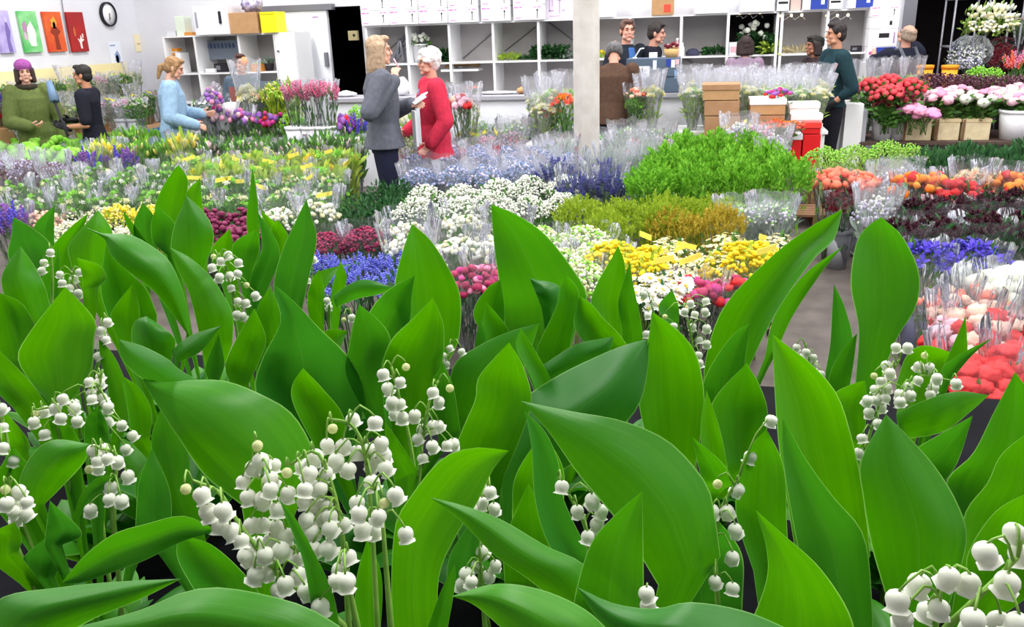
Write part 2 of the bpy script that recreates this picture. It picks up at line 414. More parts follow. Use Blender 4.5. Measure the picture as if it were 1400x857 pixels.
E('T', .55, [(1130,880),(1100,790),(1080,690),(1070,620)], [(1195,880),(1188,765),(1175,720),(1140,680),(1100,625)], (1070,570), .25)
E('T', .46, [(1010,890),(1046,800),(1048,750)], [(1175,890),(1160,835),(1120,775),(1070,730)], (1033,697), .25)
E('U', .58, [(1210,810),(1190,740),(1180,680),(1177,630)], [(1300,820),(1322,740),(1310,690),(1280,640),(1245,600)], (1211,566), -.2, 0)
E('V', .75, [(1225,565),(1270,545),(1310,535)], [(1240,600),(1290,590),(1330,560)], (1352,540), -.2)
E('V', .70, [(1240,620),(1265,605),(1300,585)], [(1290,660),(1310,630)], (1330,568))
E('V', .65, [(1310,720),(1293,660),(1330,620),(1358,565)], [(1400,720),(1425,640),(1420,560)], (1388,508), .3)
E('V', .58, [(1310,760),(1320,700),(1350,660),(1370,620)], [(1420,740),(1440,660)], (1420,580), .3)
E('V', .52, [(1330,800),(1322,760),(1360,700)], [(1400,820),(1430,740)], (1412,670), .3)
E('M', .85, [(1270,530),(1285,510),(1300,478)], [(1290,530),(1320,490),(1322,460)], (1320,432))
E('M', .83, [(1290,500),(1320,480)], [(1300,520),(1330,485)], (1357,462))
E('M', .88, [(1225,525),(1240,485),(1265,472)], [(1270,540),(1295,510)], (1302,482))
E('K', .66, [(960,660),(952,625)], [(1005,660),(985,630)], (946,597))
E('K', .75, [(960,640),(958,580)], [(995,640),(985,590)], (966,533))
# ------------------------------------------------------------------ flower spikes: stem path (px), depth, bell centres (px)
def S(k, d, stem, bells, size=1.0, dj=.02): PLANTS[k]['spikes'].append((d, stem, bells, size, dj))
def c6(l): return [(233 + x * .3697, 540 + y * .37) for x, y in l]
def c5(l): return [(x * .3697, 540 + y * .37) for x, y in l]
def c8(l): return [(933 + x * .3697, 540 + y * .37) for x, y in l]
def c7(l): return [(600 + x * .3697, 540 + y * .37) for x, y in l]
S('Q', .50, c6([(640,850),(500,740),(380,640),(250,470),(180,360),(80,315)]), c6([(57,348),(117,370),(140,433),(195,428),(185,485),(225,505),(262,540),(280,595),(350,590),(410,575),(315,665),(360,655),(400,720),(475,665),(500,725),(425,700)]))
S('Q', .53, c6([(620,840),(500,650),(400,470),(350,330),(315,180)]), c6([(322,188),(335,245),(383,260),(305,270),(270,322),(287,378),(343,385),(372,312),(370,350),(435,365),(395,425),(300,480),(340,480),(390,490),(430,520),(370,540),(320,550),(475,610)]))
S('Q', .52, c6([(660,850),(645,600),(610,380),(540,210),(440,260)]), c6([(431,288),(488,265),(535,230),(515,290),(575,290),(497,350),(550,345),(495,395),(530,415),(575,405),(560,450),(505,463),(590,450),(523,508),(530,570),(583,568),(640,478),(590,495)]))
S('Q', .54, c6([(765,850),(745,480),(720,220),(670,110),(590,90)]), c6([(600,125),(580,185),(612,245),(640,190),(660,275),(690,215),(735,205),(742,257),(675,92),(757,103),(780,180),(745,325),(795,270),(790,225)]))
S('Q', .51, c6([(815,850),(795,600),(780,430),(750,330)]), c6([(790,400),(833,370),(690,400),(698,440),(710,500),(757,505),(870,515),(770,450)]))
S('Q', .48, c6([(690,850),(660,700),(650,580)]), c6([(660,600),(628,650),(615,685),(640,720),(650,690),(555,785)]))
S('H', .72, [(575,700),(560,600),(545,540),(535,500)], [(555,502),(524,512),(547,522),(530,531),(547,552),(539,565),(550,571),(536,550)])
S('H', .70, [(570,690),(578,600),(588,545),(600,520)], [(615,531),(592,537),(600,550),(577,587),(592,583),(600,582),(591,610),(571,600),(578,627),(567,568),(620,607),(611,609)])
S('R', .68, c7([(150,720),(160,560),(185,310)]), c7([(165,340),(130,380),(160,400),(205,420),(120,425),(190,360)]))
S('R', .66, c7([(170,850),(160,700),(150,560)]), c7([(160,580),(210,630),(140,630),(180,670),(120,690),(85,700),(100,660)]))
S('N', .76, c5([(240,250),(215,130),(200,50),(130,55)]), c5([(130,70),(165,60),(205,50),(232,15),(275,48),(285,95),(225,85),(125,100),(165,145)]))
S('N', .8, [(130,640),(133,590),(135,540),(140,505)], [(85,545),(102,552),(122,522),(137,515),(125,537),(136,524),(145,552)] + c5([(400,45),(400,100),(340,15),(380,10),(450,110),(490,150),(465,200)]), .95)
S('E', .9, [(128,520),(138,480),(143,440)], [(147,440),(139,452),(145,465),(134,487)])
S('N', .68, c5([(420,470),(425,330),(430,220),(360,195)]), c5([(330,275),(360,245),(398,235),(345,205),(385,198),(435,245),(473,300),(410,340),(405,385),(450,390),(335,425),(365,270)]))
S('N', .64, c5([(60,560),(60,450),(30,330)]), c5([(20,350),(70,355),(60,400),(100,395),(25,400),(65,455),(100,440),(50,430)]))
S('N', .72, c5([(30,330),(30,200),(5,60)]), c5([(10,195),(50,240),(10,120),(5,50)]))
S('A', 1.05, [(70,430),(72,385),(70,340)], [(69,345),(60,359),(57,370)])
S('A', 1.03, [(95,430),(98,400),(100,375)], [(85,387),(101,382),(82,375),(109,372),(107,401),(95,394)])
S('D', 1.0, [(330,500),(322,440),(315,390),(300,355)], [(292,351),(290,366),(302,357),(312,349),(326,359),(300,379),(314,377),(325,374),(316,394),(337,390),(325,412),(336,414),(324,430),(332,432),(349,404)])
S('S', .60, c7([(560,640),(540,480),(440,300)]), c7([(512,430),(568,390),(600,430),(585,480),(550,525),(455,340)]))
S('T', .62, c8([(130,760),(120,560),(140,430),(210,300)]), c8([(130,330),(165,430),(110,430),(195,500),(75,605),(185,600),(185,715),(205,350),(250,230),(120,690),(328,95)]))
S('W', .37, c8([(900,1000),(960,880),(1080,760),(1240,600)]), c8([(1120,585),(1225,510),(1200,695),(1075,830),(1170,840),(1250,590),(1240,850)]))
S('W', .38, c8([(900,1000),(935,850),(950,700)]), c8([(875,700),(985,675),(1060,695),(905,800),(795,760),(815,825),(950,790)]))
S('K', 1.02, [(950,520),(945,460),(935,420)], [(909,433),(944,415),(936,426),(950,430),(965,412),(964,426),(947,447),(966,449),(956,465),(966,470),(955,486),(956,497)])
S('K', 1.04, [(905,500),(900,450),(890,415)], [(894,416),(921,446),(886,432),(884,457),(880,402)])
S('L', 1.0, [(1115,560),(1110,510),(1100,470)], [(1089,475),(1102,482),(1112,489),(1122,512),(1111,500)])
S('M', .80, [(1170,660),(1190,590),(1210,530),(1230,490)], [(1195,514),(1196,532),(1210,545),(1212,500),(1217,510),(1205,522),(1225,475),(1241,475),(1196,547),(1212,530)] + c8([(730,15),(690,65),(735,45),(723,105),(665,160),(650,215)]), .95)
S('M', .78, [(1230,600),(1240,555),(1255,515),(1300,520)], [(1264,486),(1256,501),(1271,502),(1255,520),(1242,529),(1281,517),(1230,539),(1231,549),(1245,540),(1276,530),(1272,540),(1307,524)] + c8([(800,30),(685,20)]), .95)
S('G', 1.05, [(478,470),(484,440),(478,425)], [(470,437),(481,434)], .9)
S('G', 1.1, [(450,440),(450,410)], [(447,411),(450,420)], .9)
S('G', 1.12, [(425,400),(427,365)], [(429,355),(421,384)], .9)
S('R', .92, [(610,540),(612,500),(618,470)], [(615,476),(606,487),(631,481),(610,498)], .85)
S('S', .5, [(885,860),(885,815)], [(884,812),(886,828)])
# ------------------------------------------------------------------ meshes
def leaf_mesh(pts_rows, name='leaf'):
    """pts_rows: rows from root to tip, each a list of world points; u,v from indices."""
    R = len(pts_rows); Cn = len(pts_rows[0])
    v = [tuple(p) for row in pts_rows for p in row]
    f = [(i * Cn + j, i * Cn + j + 1, (i + 1) * Cn + j + 1, (i + 1) * Cn + j) for i in range(R - 1) for j in range(Cn - 1)]
    me = bpy.data.meshes.new(name); me.from_pydata(v, [], f)
    uv = me.uv_layers.new(name='UVMap')
    for p in me.polygons:
        p.use_smooth = True
        for li, vi in zip(p.loop_indices, p.vertices):
            uv.data[li].uv = ((vi % Cn) / (Cn - 1), (vi // Cn) / (R - 1))
    me.update()
    return me
def traced_leaf(spec, root, rnd):
    d, Lp, Rp, tip, cup, tilt, lean, db = spec
    n = 18; K = 8
    A = spline(list(Lp) + [tip], n); B = spline(list(Rp) + [tip], n)
    length = sum(((A[i] + B[i]) - (A[i + 1] + B[i + 1])).length / 2 for i in range(n)) * d / F
    vert = ((A[0] + B[0]) / 2 - A[n]).y * d / F
    if db is None: db = d + max(-.02, .3 * vert) + lean * length
    if tilt is None: tilt = rnd.uniform(-.6, .6)
    ph = rnd.uniform(0, 6.28)
    rows = []
    for i in range(n + 1):
        t = i / n
        dd = db + (d - db) * t - .05 * length * sin(pi * t)
        wm = (A[i] - B[i]).length * d / F
        row = []
        for j in range(K + 1):
            u = j / K; s = 2 * u - 1
            q = A[i].lerp(B[i], u)
            dep = dd + cup * wm * (1 - abs(s) ** 1.6) * 1.35 + tilt * wm * s * .5 + .08 * wm * sin(t * 9 + ph + 1.5 * s) * abs(s)
            row.append(at_d(q.x, q.y, dep))
        rows.append(row)
    # sheath down to the root
    base = rows[0]; mid = sum(base, Vector()) / len(base)
    pre = []
    for i in range(5):
        t = i / 5
        c = root.lerp(mid, t) + Vector((0, 0, .02 * sin(pi * t)))
        k = .12 + .88 * t * t
        pre.append([c + (p - mid) * k for p in base])
    return leaf_mesh(pre + rows)
def free_leaf(root, az, length, width, up, rnd):
    """a leaf of random pose springing from the root."""
    n = 10; K = 6
    out = Vector((cos(az), sin(az), 0)); side = Vector((-sin(az), cos(az), 0))
    rows = []; p = root.copy(); ang = up
    for i in range(n + 1):
        t = i / n
        tv = out * cos(ang) + Vector((0, 0, 1)) * sin(ang)
        nv = side.cross(tv).normalized()
        wv = width * ((t + .04) ** .75 * (1.0001 - t) ** .8) / .33 * .5
        rows.append([p + side * wv * s + nv * (-.5 * wv * (1 - s * s)) for s in [2 * j / K - 1 for j in range(K + 1)]])
        p = p + tv * (length / n); ang -= rnd.uniform(.02, .10)
    return leaf_mesh(rows)
def bell_template():
    prof = [(.0, 1.0), (.35, .97), (.68, .82), (.92, .5), (1.0, .15), (.95, -.2), (.86, -.48), (.82, -.68), (.93, -.86), (1.08, -.95)]
    def wob(r, z, a, i):
        k = .0 if i < 7 else (.04, .10, .17)[i - 7]
        return r * (1 - k + k * 1.6 * abs(cos(3 * a)))
    mb = MB().lathe(prof, 18, 0, wob=wob)
    return mb
BT = bell_template()
BELL_ME = BT.mesh('bell_flower'); BELL_ME.materials.append(BELL)
bud = MB().lathe([(.0, .8), (.4, .72), (.7, .4), (.78, 0), (.68, -.4), (.35, -.68), (0, -.75)], 12)
BUD_ME = bud.mesh('bud'); BUD_ME.materials.append(BUD)
rl = random.Random(5)
for key, P in PLANTS.items():
    bases = []
    for (d, Lp, Rp, tip, cup, tilt, lean, db) in P['leaves']:
        bx = (Lp[0][0] + Rp[0][0]) / 2; by = (Lp[0][1] + Rp[0][1]) / 2
        bases.append(at_d(bx, by, d + .03))
    for (d, stem, bells, size, dj) in P['spikes'][:2]:
        bases.append(at_d(stem[0][0], stem[0][1], d + .03))
    c = sum(bases, Vector()) / len(bases)
    root = Vector((c.x, c.y, BZ + .004))
    t = thing('lily_of_the_valley_plant', P['label'], 'flower', root, 0, 'lily of the valley plants on the raised bench')
    inv = Matrix.Translation(-root)
    for spec in P['leaves']:
        me = traced_leaf(spec, root, rl); me.transform(inv)
        obj('leaf', me, t, LEAF)
    for i in range(30 if key == 'N' else 18 if key in 'ABCDFGSTR' else 14):
        me = free_leaf(root, rl.uniform(0, 6.28), rl.uniform(.10, .19) if key in 'ABCDFG' else rl.uniform(.08, .14), rl.uniform(.035, .055), rl.uniform(.8, 1.35), rl); me.transform(inv)
        obj('leaf', me, t, LEAF)
    for (d, stem, bells, size, dj) in P['spikes']:
        sp = spline(stem, 24)
        path = [at_d(q.x, q.y, d + .015 * (1 - i / 24)) for i, q in enumerate(sp)]
        low = path[0]; foot = root + Vector(((low.x - root.x) * .5, (low.y - root.y) * .5, 0))
        mb = MB(); full = [foot, foot.lerp(low, .5) + Vector((0, 0, .01))] + path
        mb.tube(full, [.0022] * 2 + [.0021 - .0011 * i / 24 for i in range(25)], 7)
        so = None; placed = []
        for bi, (bx, by) in enumerate(bells):
            dd = d + rl.uniform(-dj, dj * .6)
            pb = at_d(bx, by, dd)
            r = .0051 * size * rl.uniform(.9, 1.08)
            top = pb + Vector((0, 0, r * .95))
            # pedicel from the nearest stem point a little above the bell
            js = min(range(len(path)), key=lambda j: (path[j] - top).length + (0 if path[j].z > top.z - .012 else .01))
            a = path[js]
            mid = (a + top) / 2 + Vector((0, 0, .006 + .35 * abs(a.x - top.x) * .5))
            mb.tube([a, a.lerp(mid, .6) + Vector((0, 0, .0015)), mid, mid.lerp(top, .65) + Vector((0, 0, .001)), top], [.0008, .0007, .00065, .0006, .0007], 5)
            placed.append((pb, r, bi))
        me = mb.mesh('flower_stem'); me.transform(inv)
        so = obj('flower_stem', me, t, STEM)
        for pb, r, bi in placed:
            isbud = (bi == 0 and len(bells) > 7) or rl.random() < .02
            b = obj('flower_bud' if isbud else 'bell_flower', BUD_ME if isbud else BELL_ME, so)
            b.location = pb - root
            b.rotation_euler = (rl.uniform(-.45, .45), rl.uniform(-.45, .45), rl.uniform(0, 6.28))
            b.scale = (r, r, r * rl.uniform(.88, 1.0)) if not isbud else (r * .85,) * 3
# the raised bench the plants stand on
SLATE = mat('bench_slate', (20, 20, 26), .9, (14, 14, 19), 12, spec=.08, bump=.1)
bn = thing('display_bench', 'dark slate raised bench carrying the lily of the valley plants', 'bench', (-.36, .795, 0))
MB().box((0, 0, BZ - .02), (2.0, 1.21, .04)).build('bench_top', SLATE, bn, False)
for sx in (-.92, .92):
    for sy in (-.48, .48):
        MB().box((sx, sy, (BZ - .04) / 2), (.06, .06, BZ - .04)).build('leg', SLATE, bn, False)
# ================================================================== bouquets
G_MID = mat('foliage_green', (62, 112, 46), .6, (104, 152, 70), island=True, trans=.25)
G_DARK = mat('foliage_dark', (34, 78, 42), .6, (62, 112, 60), island=True, trans=.2)
G_BRIGHT = mat('foliage_bright', (92, 158, 34), .6, (140, 200, 62), island=True, trans=.2)
G_CHART = mat('foliage_chartreuse', (128, 158, 30), .6, (166, 188, 56), island=True, trans=.3)
G_OCHRE = mat('foliage_ochre', (160, 142, 36), .7, (190, 170, 60), island=True, trans=.2)
G_LIGHT = mat('foliage_light', (142, 182, 78), .6, (178, 208, 112), island=True, trans=.3)
G_GREY = mat('foliage_grey', (122, 142, 124), .7, (176, 190, 180), island=True, trans=.2)
G_LIME = mat('foliage_lime', (118, 190, 40), .6, (160, 220, 80), island=True, trans=.3)
G_PURP = mat('foliage_purple', (92, 52, 72), .7, (130, 86, 100), island=True)
G_YG = mat('foliage_yellow_green', (150, 186, 60), .6, (196, 214, 98), island=True, trans=.3)
def pm(n, a, b, tr=.2): return mat('petal_' + n, a, .55, b, island=True, trans=tr)
WHITE = pm('white', (248, 248, 242), (226, 230, 214)); CREAM = pm('cream', (244, 240, 206), (226, 226, 176))
YELLOW = pm('yellow', (240, 212, 16), (246, 228, 60)); PALEY = pm('pale_yellow', (236, 226, 110), (246, 240, 160))
CRIM = pm('crimson', (150, 28, 74), (188, 52, 100)); BURG = pm('burgundy', (108, 18, 62), (140, 50, 92))
BLUE = pm('blue', (92, 98, 214), (150, 158, 238)); THIS = pm('thistle', (84, 112, 168), (150, 172, 206))
NAVY = pm('navy', (44, 48, 128), (80, 86, 166)); VIOL = pm('violet', (78, 58, 200), (110, 92, 226)); PURP = pm('purple', (122, 66, 160), (166, 112, 196))
PINK = pm('pink', (226, 110, 160), (242, 170, 200)); MAG = pm('magenta', (186, 30, 122), (214, 74, 150)); PALEP = pm('pale_pink', (246, 220, 226), (240, 190, 206))
RED = pm('red', (192, 16, 28), (216, 48, 50)); ROSE = pm('rose_red', (214, 36, 66), (230, 84, 92)); CORAL = pm('coral', (244, 96, 76), (248, 140, 110))
ORANGE = pm('orange', (240, 120, 30), (248, 160, 60)); DRED = pm('dark_red', (84, 14, 32), (124, 34, 50)); MAROON = pm('maroon', (44, 14, 28), (78, 30, 48))
LGREEN = pm('lime_bloom', (128, 206, 50), (170, 226, 96)); PEACH = pm('peach', (232, 186, 160), (244, 210, 190)); HOTP = pm('hot_pink', (230, 84, 136), (240, 130, 168))
ORCH = pm('orchid', (216, 110, 196), (236, 160, 216)); BROWNP = pm('dusty', (120, 84, 96), (150, 120, 130)); LAV = pm('lavender', (196, 186, 226), (226, 220, 240))
EYE = mat('flower_eye', (206, 176, 60), .8); TAGY = mat('tag_yellow', (250, 236, 96), .6)
ICO = bmesh.new(); bmesh.ops.create_icosphere(ICO, subdivisions=1, radius=1); ICO_V = [v.co.copy() for v in ICO.verts]; ICO.verts.index_update(); ICO_F = [tuple(v.index for v in f.verts) for f in ICO.faces]; ICO.free()
IC2 = bmesh.new(); bmesh.ops.create_icosphere(IC2, subdivisions=2, radius=1); IC2_V = [v.co.copy() for v in IC2.verts]; IC2.verts.index_update(); IC2_F = [tuple(v.index for v in f.verts) for f in IC2.faces]; IC2.free()
IC3 = bmesh.new(); bmesh.ops.create_icosphere(IC3, subdivisions=3, radius=1); IC3_V = [v.co.copy() for v in IC3.verts]; IC3.verts.index_update(); IC3_F = [tuple(v.index for v in f.verts) for f in IC3.faces]; IC3.free()
def dirmat(d, roll=0):
    d = d.normalized(); return d.to_track_quat('Z', 'Y').to_matrix() @ Matrix.Rotation(roll, 3, 'Z')
def put(mb, vs, fs, p, R, s, mi=0):
    mb.add([tuple(p + R @ (v * s)) for v in vs], fs, mi)
def speck(mb, p, d, s, r, mi=0):            # tiny blossom
    put(mb, [Vector((v.x * r.uniform(.8, 1.2), v.y, v.z * .8)) for v in ICO_V[:12]], ICO_F0, p, dirmat(d, r.uniform(0, 6)), s, mi)
b0 = bmesh.new(); bmesh.ops.create_icosphere(b0, subdivisions=1, radius=1); b0.free()
_t = (1 + 5 ** .5) / 2
I12 = [Vector(q).normalized() for q in ((-1, _t, 0), (1, _t, 0), (-1, -_t, 0), (1, -_t, 0), (0, -1, _t), (0, 1, _t), (0, -1, -_t), (0, 1, -_t), (_t, 0, -1), (_t, 0, 1), (-_t, 0, -1), (-_t, 0, 1))]
ICO_F0 = [(0, 11, 5), (0, 5, 1), (0, 1, 7), (0, 7, 10), (0, 10, 11), (1, 5, 9), (5, 11, 4), (11, 10, 2), (10, 7, 6), (7, 1, 8), (3, 9, 4), (3, 4, 2), (3, 2, 6), (3, 6, 8), (3, 8, 9), (4, 9, 5), (2, 4, 11), (6, 2, 10), (8, 6, 7), (9, 8, 1)]
def speck(mb, p, d, s, r, mi=0):
    put(mb, I12, ICO_F0, p, dirmat(d, r.uniform(0, 6)), s, mi)
def daisy(mb, p, d, s, r, mi=0):
    R = dirmat(d + Vector((r.uniform(-.3, .3), r.uniform(-.3, .3), 0)), r.uniform(0, 6)); np = 11
    for k in range(np):
        a = 2 * pi * k / np; c, q = cos(a), sin(a)
        wd = .24
        vs = [Vector((c * .2, q * .2, 0)), Vector((c * .7 - q * wd, q * .7 + c * wd, .08)), Vector((c * 1.0, q * 1.0, -.02)), Vector((c * .7 + q * wd, q * .7 - c * wd, .08))]
        put(mb, vs, [(0, 3, 2, 1)], p, R, s, mi)
    put(mb, [Vector((v.x * .32, v.y * .32, v.z * .16 + .06)) for v in I12], ICO_F0, p, R, s, mi + 1)
def bloom(mb, p, d, s, r, mi=0, fine=False):  # ruffled ball: carnation, peony, ranunculus
    R = dirmat(d, r.uniform(0, 6)); off = Vector((r.uniform(0, 50), r.uniform(0, 50), r.uniform(0, 50)))
    V, Fc = (IC3_V, IC3_F) if fine else (IC2_V, IC2_F)
    vs = []
    for v in V:
        k = 1 + .3 * noise.noise(v * (3.2 if fine else 2.6) + off) + (.26 if fine else .1) * noise.noise(v * 8 + off)
        vs.append(Vector((v.x * k, v.y * k, v.z * k * .78)))
    put(mb, vs, Fc, p, R, s, mi)
def rose(mb, p, d, s, r, mi=0):             # layered petals
    R = dirmat(d, r.uniform(0, 6))
    for ring, (n, rad, h, open_) in enumerate(((3, .3, .75, .1), (4, .5, .7, .3), (5, .72, .55, .55), (6, .95, .3, .8))):
        for k in range(n):
            a = 2 * pi * (k + .5 * ring) / n + r.uniform(-.2, .2); w = 2.4 / n * 1.25
            vs = []
            for i, t in enumerate((0, .55, 1)):
                for j in (-1, 0, 1):
                    aa = a + j * w * (.5 + .5 * sin(pi * min(1, t + .25)))* .7
                    rr = .12 + (rad - .12) * t ** .7 * (1 - .08 * abs(j)) + (.12 * open_ if t == 1 else 0)
                    zz = -.4 + (h + .4) * t - (.16 * abs(j) if t == 1 else 0) - open_ * .25 * (t == 1)
                    vs.append(Vector((cos(aa) * rr, sin(aa) * rr, zz)))
            put(mb, vs, [(0, 1, 4, 3), (1, 2, 5, 4), (3, 4, 7, 6), (4, 5, 8, 7)], p, R, s, mi)
def bud(mb, p, d, s, r, mi=0):              # closed tulip or lily bud
    R = dirmat(d, r.uniform(0, 6))
    prof = ((.18, -.9), (.42, -.5), (.46, 0), (.34, .5), (.1, .95)); n = 6; vs = []; fs = []
    for i, (q, z) in enumerate(prof):
        for k in range(n): vs.append(Vector((q * cos(k * pi / 3), q * sin(k * pi / 3), z)))
    for i in range(4):
        for k in range(n): fs.append((i * n + k, i * n + (k + 1) % n, (i + 1) * n + (k + 1) % n, (i + 1) * n + k))
    fs.append(tuple(range(24, 30)))
    put(mb, vs, fs, p, R, s, mi)
def spike(mb, p, d, s, r, mi=0):            # delphinium or statice spire
    d = d.normalized()
    for k in range(12):
        t = k / 12; a = k * 2.4
        o = Vector((cos(a), sin(a), 0)) * s * .42 * (1.1 - t)
        speck(mb, p + d * (t * 2 - 1) * s * 1.7 + o, d, s * .36 * (1.15 - .5 * t), r, mi)
def tuft(mb, p, d, s, r, mi=0):            # feathery leaf tip
    d = d.normalized() + Vector((r.uniform(-.15, .15), r.uniform(-.15, .15), .5)); d.normalize()
    for k in range(10):
        a = k * 2.4; t = k / 10
        leafq(mb, p + d * s * 2.6 * (t - .5), d * (.5 + .6 * t) + Vector((cos(a), sin(a), 0)) * (.9 - .5 * t), s * (1.05 - .4 * t), s * .2, r, mi, 0)
def iris(mb, p, d, s, r, mi=0):
    R = dirmat(d, r.uniform(0, 6))
    for k in range(6):
        a = k * pi / 3; c, q = cos(a), sin(a); up = .75 if k % 2 else -.1
        vs = [Vector((c * .1, q * .1, -.2)), Vector((c * .6 - q * .35, q * .6 + c * .35, .2 + up * .5)), Vector((c * 1.0, q * 1.0, up)), Vector((c * .6 + q * .35, q * .6 - c * .35, .2 + up * .5))]
        put(mb, vs, [(0, 3, 2, 1)], p, R, s, mi)
def leafq(mb, p, d, L, w, r, mi=0, droop=.25):   # a small blade
    d = d.normalized(); side = d.cross(Vector((r.uniform(-1, 1), r.uniform(-1, 1), r.uniform(-1, 1)))).normalized()
    nn = side.cross(d)
    vs = []
    for t, k in ((0, .15), (.35, 1), (.7, .8), (1, .05)):
        c = p + d * L * t - Vector((0, 0, droop * L * t * t)) 
        vs += [c - side * w * k + nn * w * .25 * k, c + side * w * k + nn * w * .25 * k]
    mb.add([tuple(v) for v in vs], [(0, 1, 3, 2), (2, 3, 5, 4), (4, 5, 7, 6)], mi)
SHAPES = dict(speck=speck, daisy=daisy, bloom=bloom, rose=rose, bud=bud, spike=spike, tuft=tuft, iris=iris)
def dome(r, R, h, bulge, jit=.02):
    a = r.uniform(0, 2 * pi); q = R * r.random() ** .5
    return Vector((q * cos(a), q * sin(a), h - bulge * (q / R) ** 2 + r.uniform(-jit, jit * .4)))
def sleeve_mesh(R, h, z1, r, base=.045, flare=1.16):
    n = 44; rows = 11; vs = []; fs = []; of = r.uniform(0, 50)
    for i in range(rows):
        t = i / (rows - 1)
        for k in range(n):
            a = 2 * pi * k / n
            fold = .10 * noise.noise(Vector((cos(a) * 3.2, sin(a) * 3.2, t * 1.5 + of))) + .05 * noise.noise(Vector((cos(a) * 9, sin(a) * 9, t * 2.5 + of)))
            rad = (base + (R * flare - base) * t ** 1.15) * (1 + fold * (.3 + t))
            z = z1 * t
            if i == rows - 1: z += .05 * h * noise.noise(Vector((cos(a) * 2.4, sin(a) * 2.4, of + 9))) + .03 * h * noise.noise(Vector((cos(a) * 9, sin(a) * 9, of)))
            vs.append((rad * cos(a), rad * sin(a), z))
    for i in range(rows - 1):
        for k in range(n):
            k2 = (k + 1) % n
            fs.append((i * n + k, i * n + k2, (i + 1) * n + k2, (i + 1) * n + k))
    return MB().add(vs, fs)
KINDS = {}
def kind(name, shape, mats, n, size, fol, nleaf, R=.15, h=.66, bulge=.10, sleeve=True, leaf=(.09, .010), upright=.6, leaf_low=.30, mid=False, top=1.06, nv=2, tagn=0, fine=False, sl_flare=1.16):
    KINDS[name] = dict(shape=shape, mats=mats, n=n, size=size, fol=fol, nleaf=nleaf, R=R, h=h, bulge=bulge, sleeve=sleeve, leaf=leaf, upright=upright, leaf_low=leaf_low, mid=mid, top=top, nv=nv, tagn=tagn, cache=[], fine=fine, flare=sl_flare)
def proto(name, v):
    K = KINDS[name]
    while len(K['cache']) <= v:
        r = random.Random(name + str(len(K['cache'])))
        R, h = K['R'], K['h']
        parts = []
        fb = MB()
        for i in range(9):                  # stems
            e = dome(r, R * .8, h - .05, K['bulge'], .02)
            a = r.uniform(0, 6.28)
            fb.tube([(cos(a) * .03, sin(a) * .03, 0), (e.x * .45, e.y * .45, h * .5), tuple(e)], .0035, 4)
        for i in range(K['nleaf']):
            e = dome(r, R, h - .01, K['bulge'], .0)
            t = 1 - (1 - K['leaf_low']) * r.random() ** 1.4
            p = Vector((e.x * (.35 + .65 * t), e.y * (.35 + .65 * t), e.z * t - .02))
            d = Vector((e.x / R * (1 - K['upright']), e.y / R * (1 - K['upright']), .25 + K['upright'])) + Vector((r.uniform(-.4, .4), r.uniform(-.4, .4), r.uniform(-.2, .2)))
            leafq(fb, p, d, K['leaf'][0] * r.uniform(.7, 1.2), K['leaf'][1] * r.uniform(.8, 1.2), r)
        parts.append(('foliage', fb.mesh('foliage'), [K['fol']]))
        if K['n']:
            nm = len(K['mats'])
            if K['mid']:                    # every bloom a part of its own
                for i in range(K['n']):
                    a = 2.399 * i; q = R * ((i + .5) / K['n']) ** .5
                    e = Vector((q * cos(a), q * sin(a), h - K['bulge'] * (q / R) ** 2 + r.uniform(-.015, .01)))
                    d = Vector((e.x * 4, e.y * 4, .7))
                    bb = MB()
                    if K['shape'] == 'bloom': bloom(bb, e, d, K['size'] * r.uniform(.8, 1.15), r, 0, K['fine'])
                    else: SHAPES[K['shape']](bb, e, d, K['size'] * r.uniform(.85, 1.12), r, 0)
                    parts.append(('bloom', bb.mesh('bloom'), [K['mats'][r.randrange(nm)], EYE]))
            else:
                bb = MB()
                for i in range(K['n']):
                    e = dome(r, R, h, K['bulge'], .035)
                    d = Vector((e.x * 4, e.y * 4, .8))
                    SHAPES[K['shape']](bb, e, d, K['size'] * r.uniform(.75, 1.2), r, 0 if K['shape'] == 'daisy' else r.randrange(nm))
                parts.append(('blossom', bb.mesh('blossom'), list(K['mats']) + [EYE]))
        if K['sleeve']:
            parts.append(('cellophane_sleeve', sleeve_mesh(R, h, h * K['top'], r, flare=K['flare']).mesh('cellophane_sleeve'), [CELLO2 if name in ('white_wrap', 'yellow_wrap', 'silver', 'greygreen', 'thistle', 'pinktip', 'silver_wrap', 'dusty') else CELLO]))
        for i in range(K['tagn']):
            a = r.uniform(3.6, 5.8)
            tb = MB(); p = Vector((cos(a) * R * 1.15, sin(a) * R * 1.15, h * 1.02))
            tb.box(p, (.12, .004, .03), 0, Matrix.Rotation(a + pi / 2, 3, 'Z') @ Matrix.Rotation(r.uniform(-.4, .4), 3, 'Y'))
            parts.append(('price_tag', tb.mesh('price_tag', False), [TAGY]))
        for _, me, ms in parts:
            for m in ms: me.materials.append(m)
        K['cache'].append(parts)
    return K['cache'][v]
rb = random.Random(77)
COLX = at_d(802, 178, 8.0)
ORD = ['first', 'second', 'third', 'fourth', 'fifth', 'sixth', 'seventh', 'eighth', 'ninth', 'tenth', 'eleventh', 'twelfth', 'thirteenth', 'fourteenth']
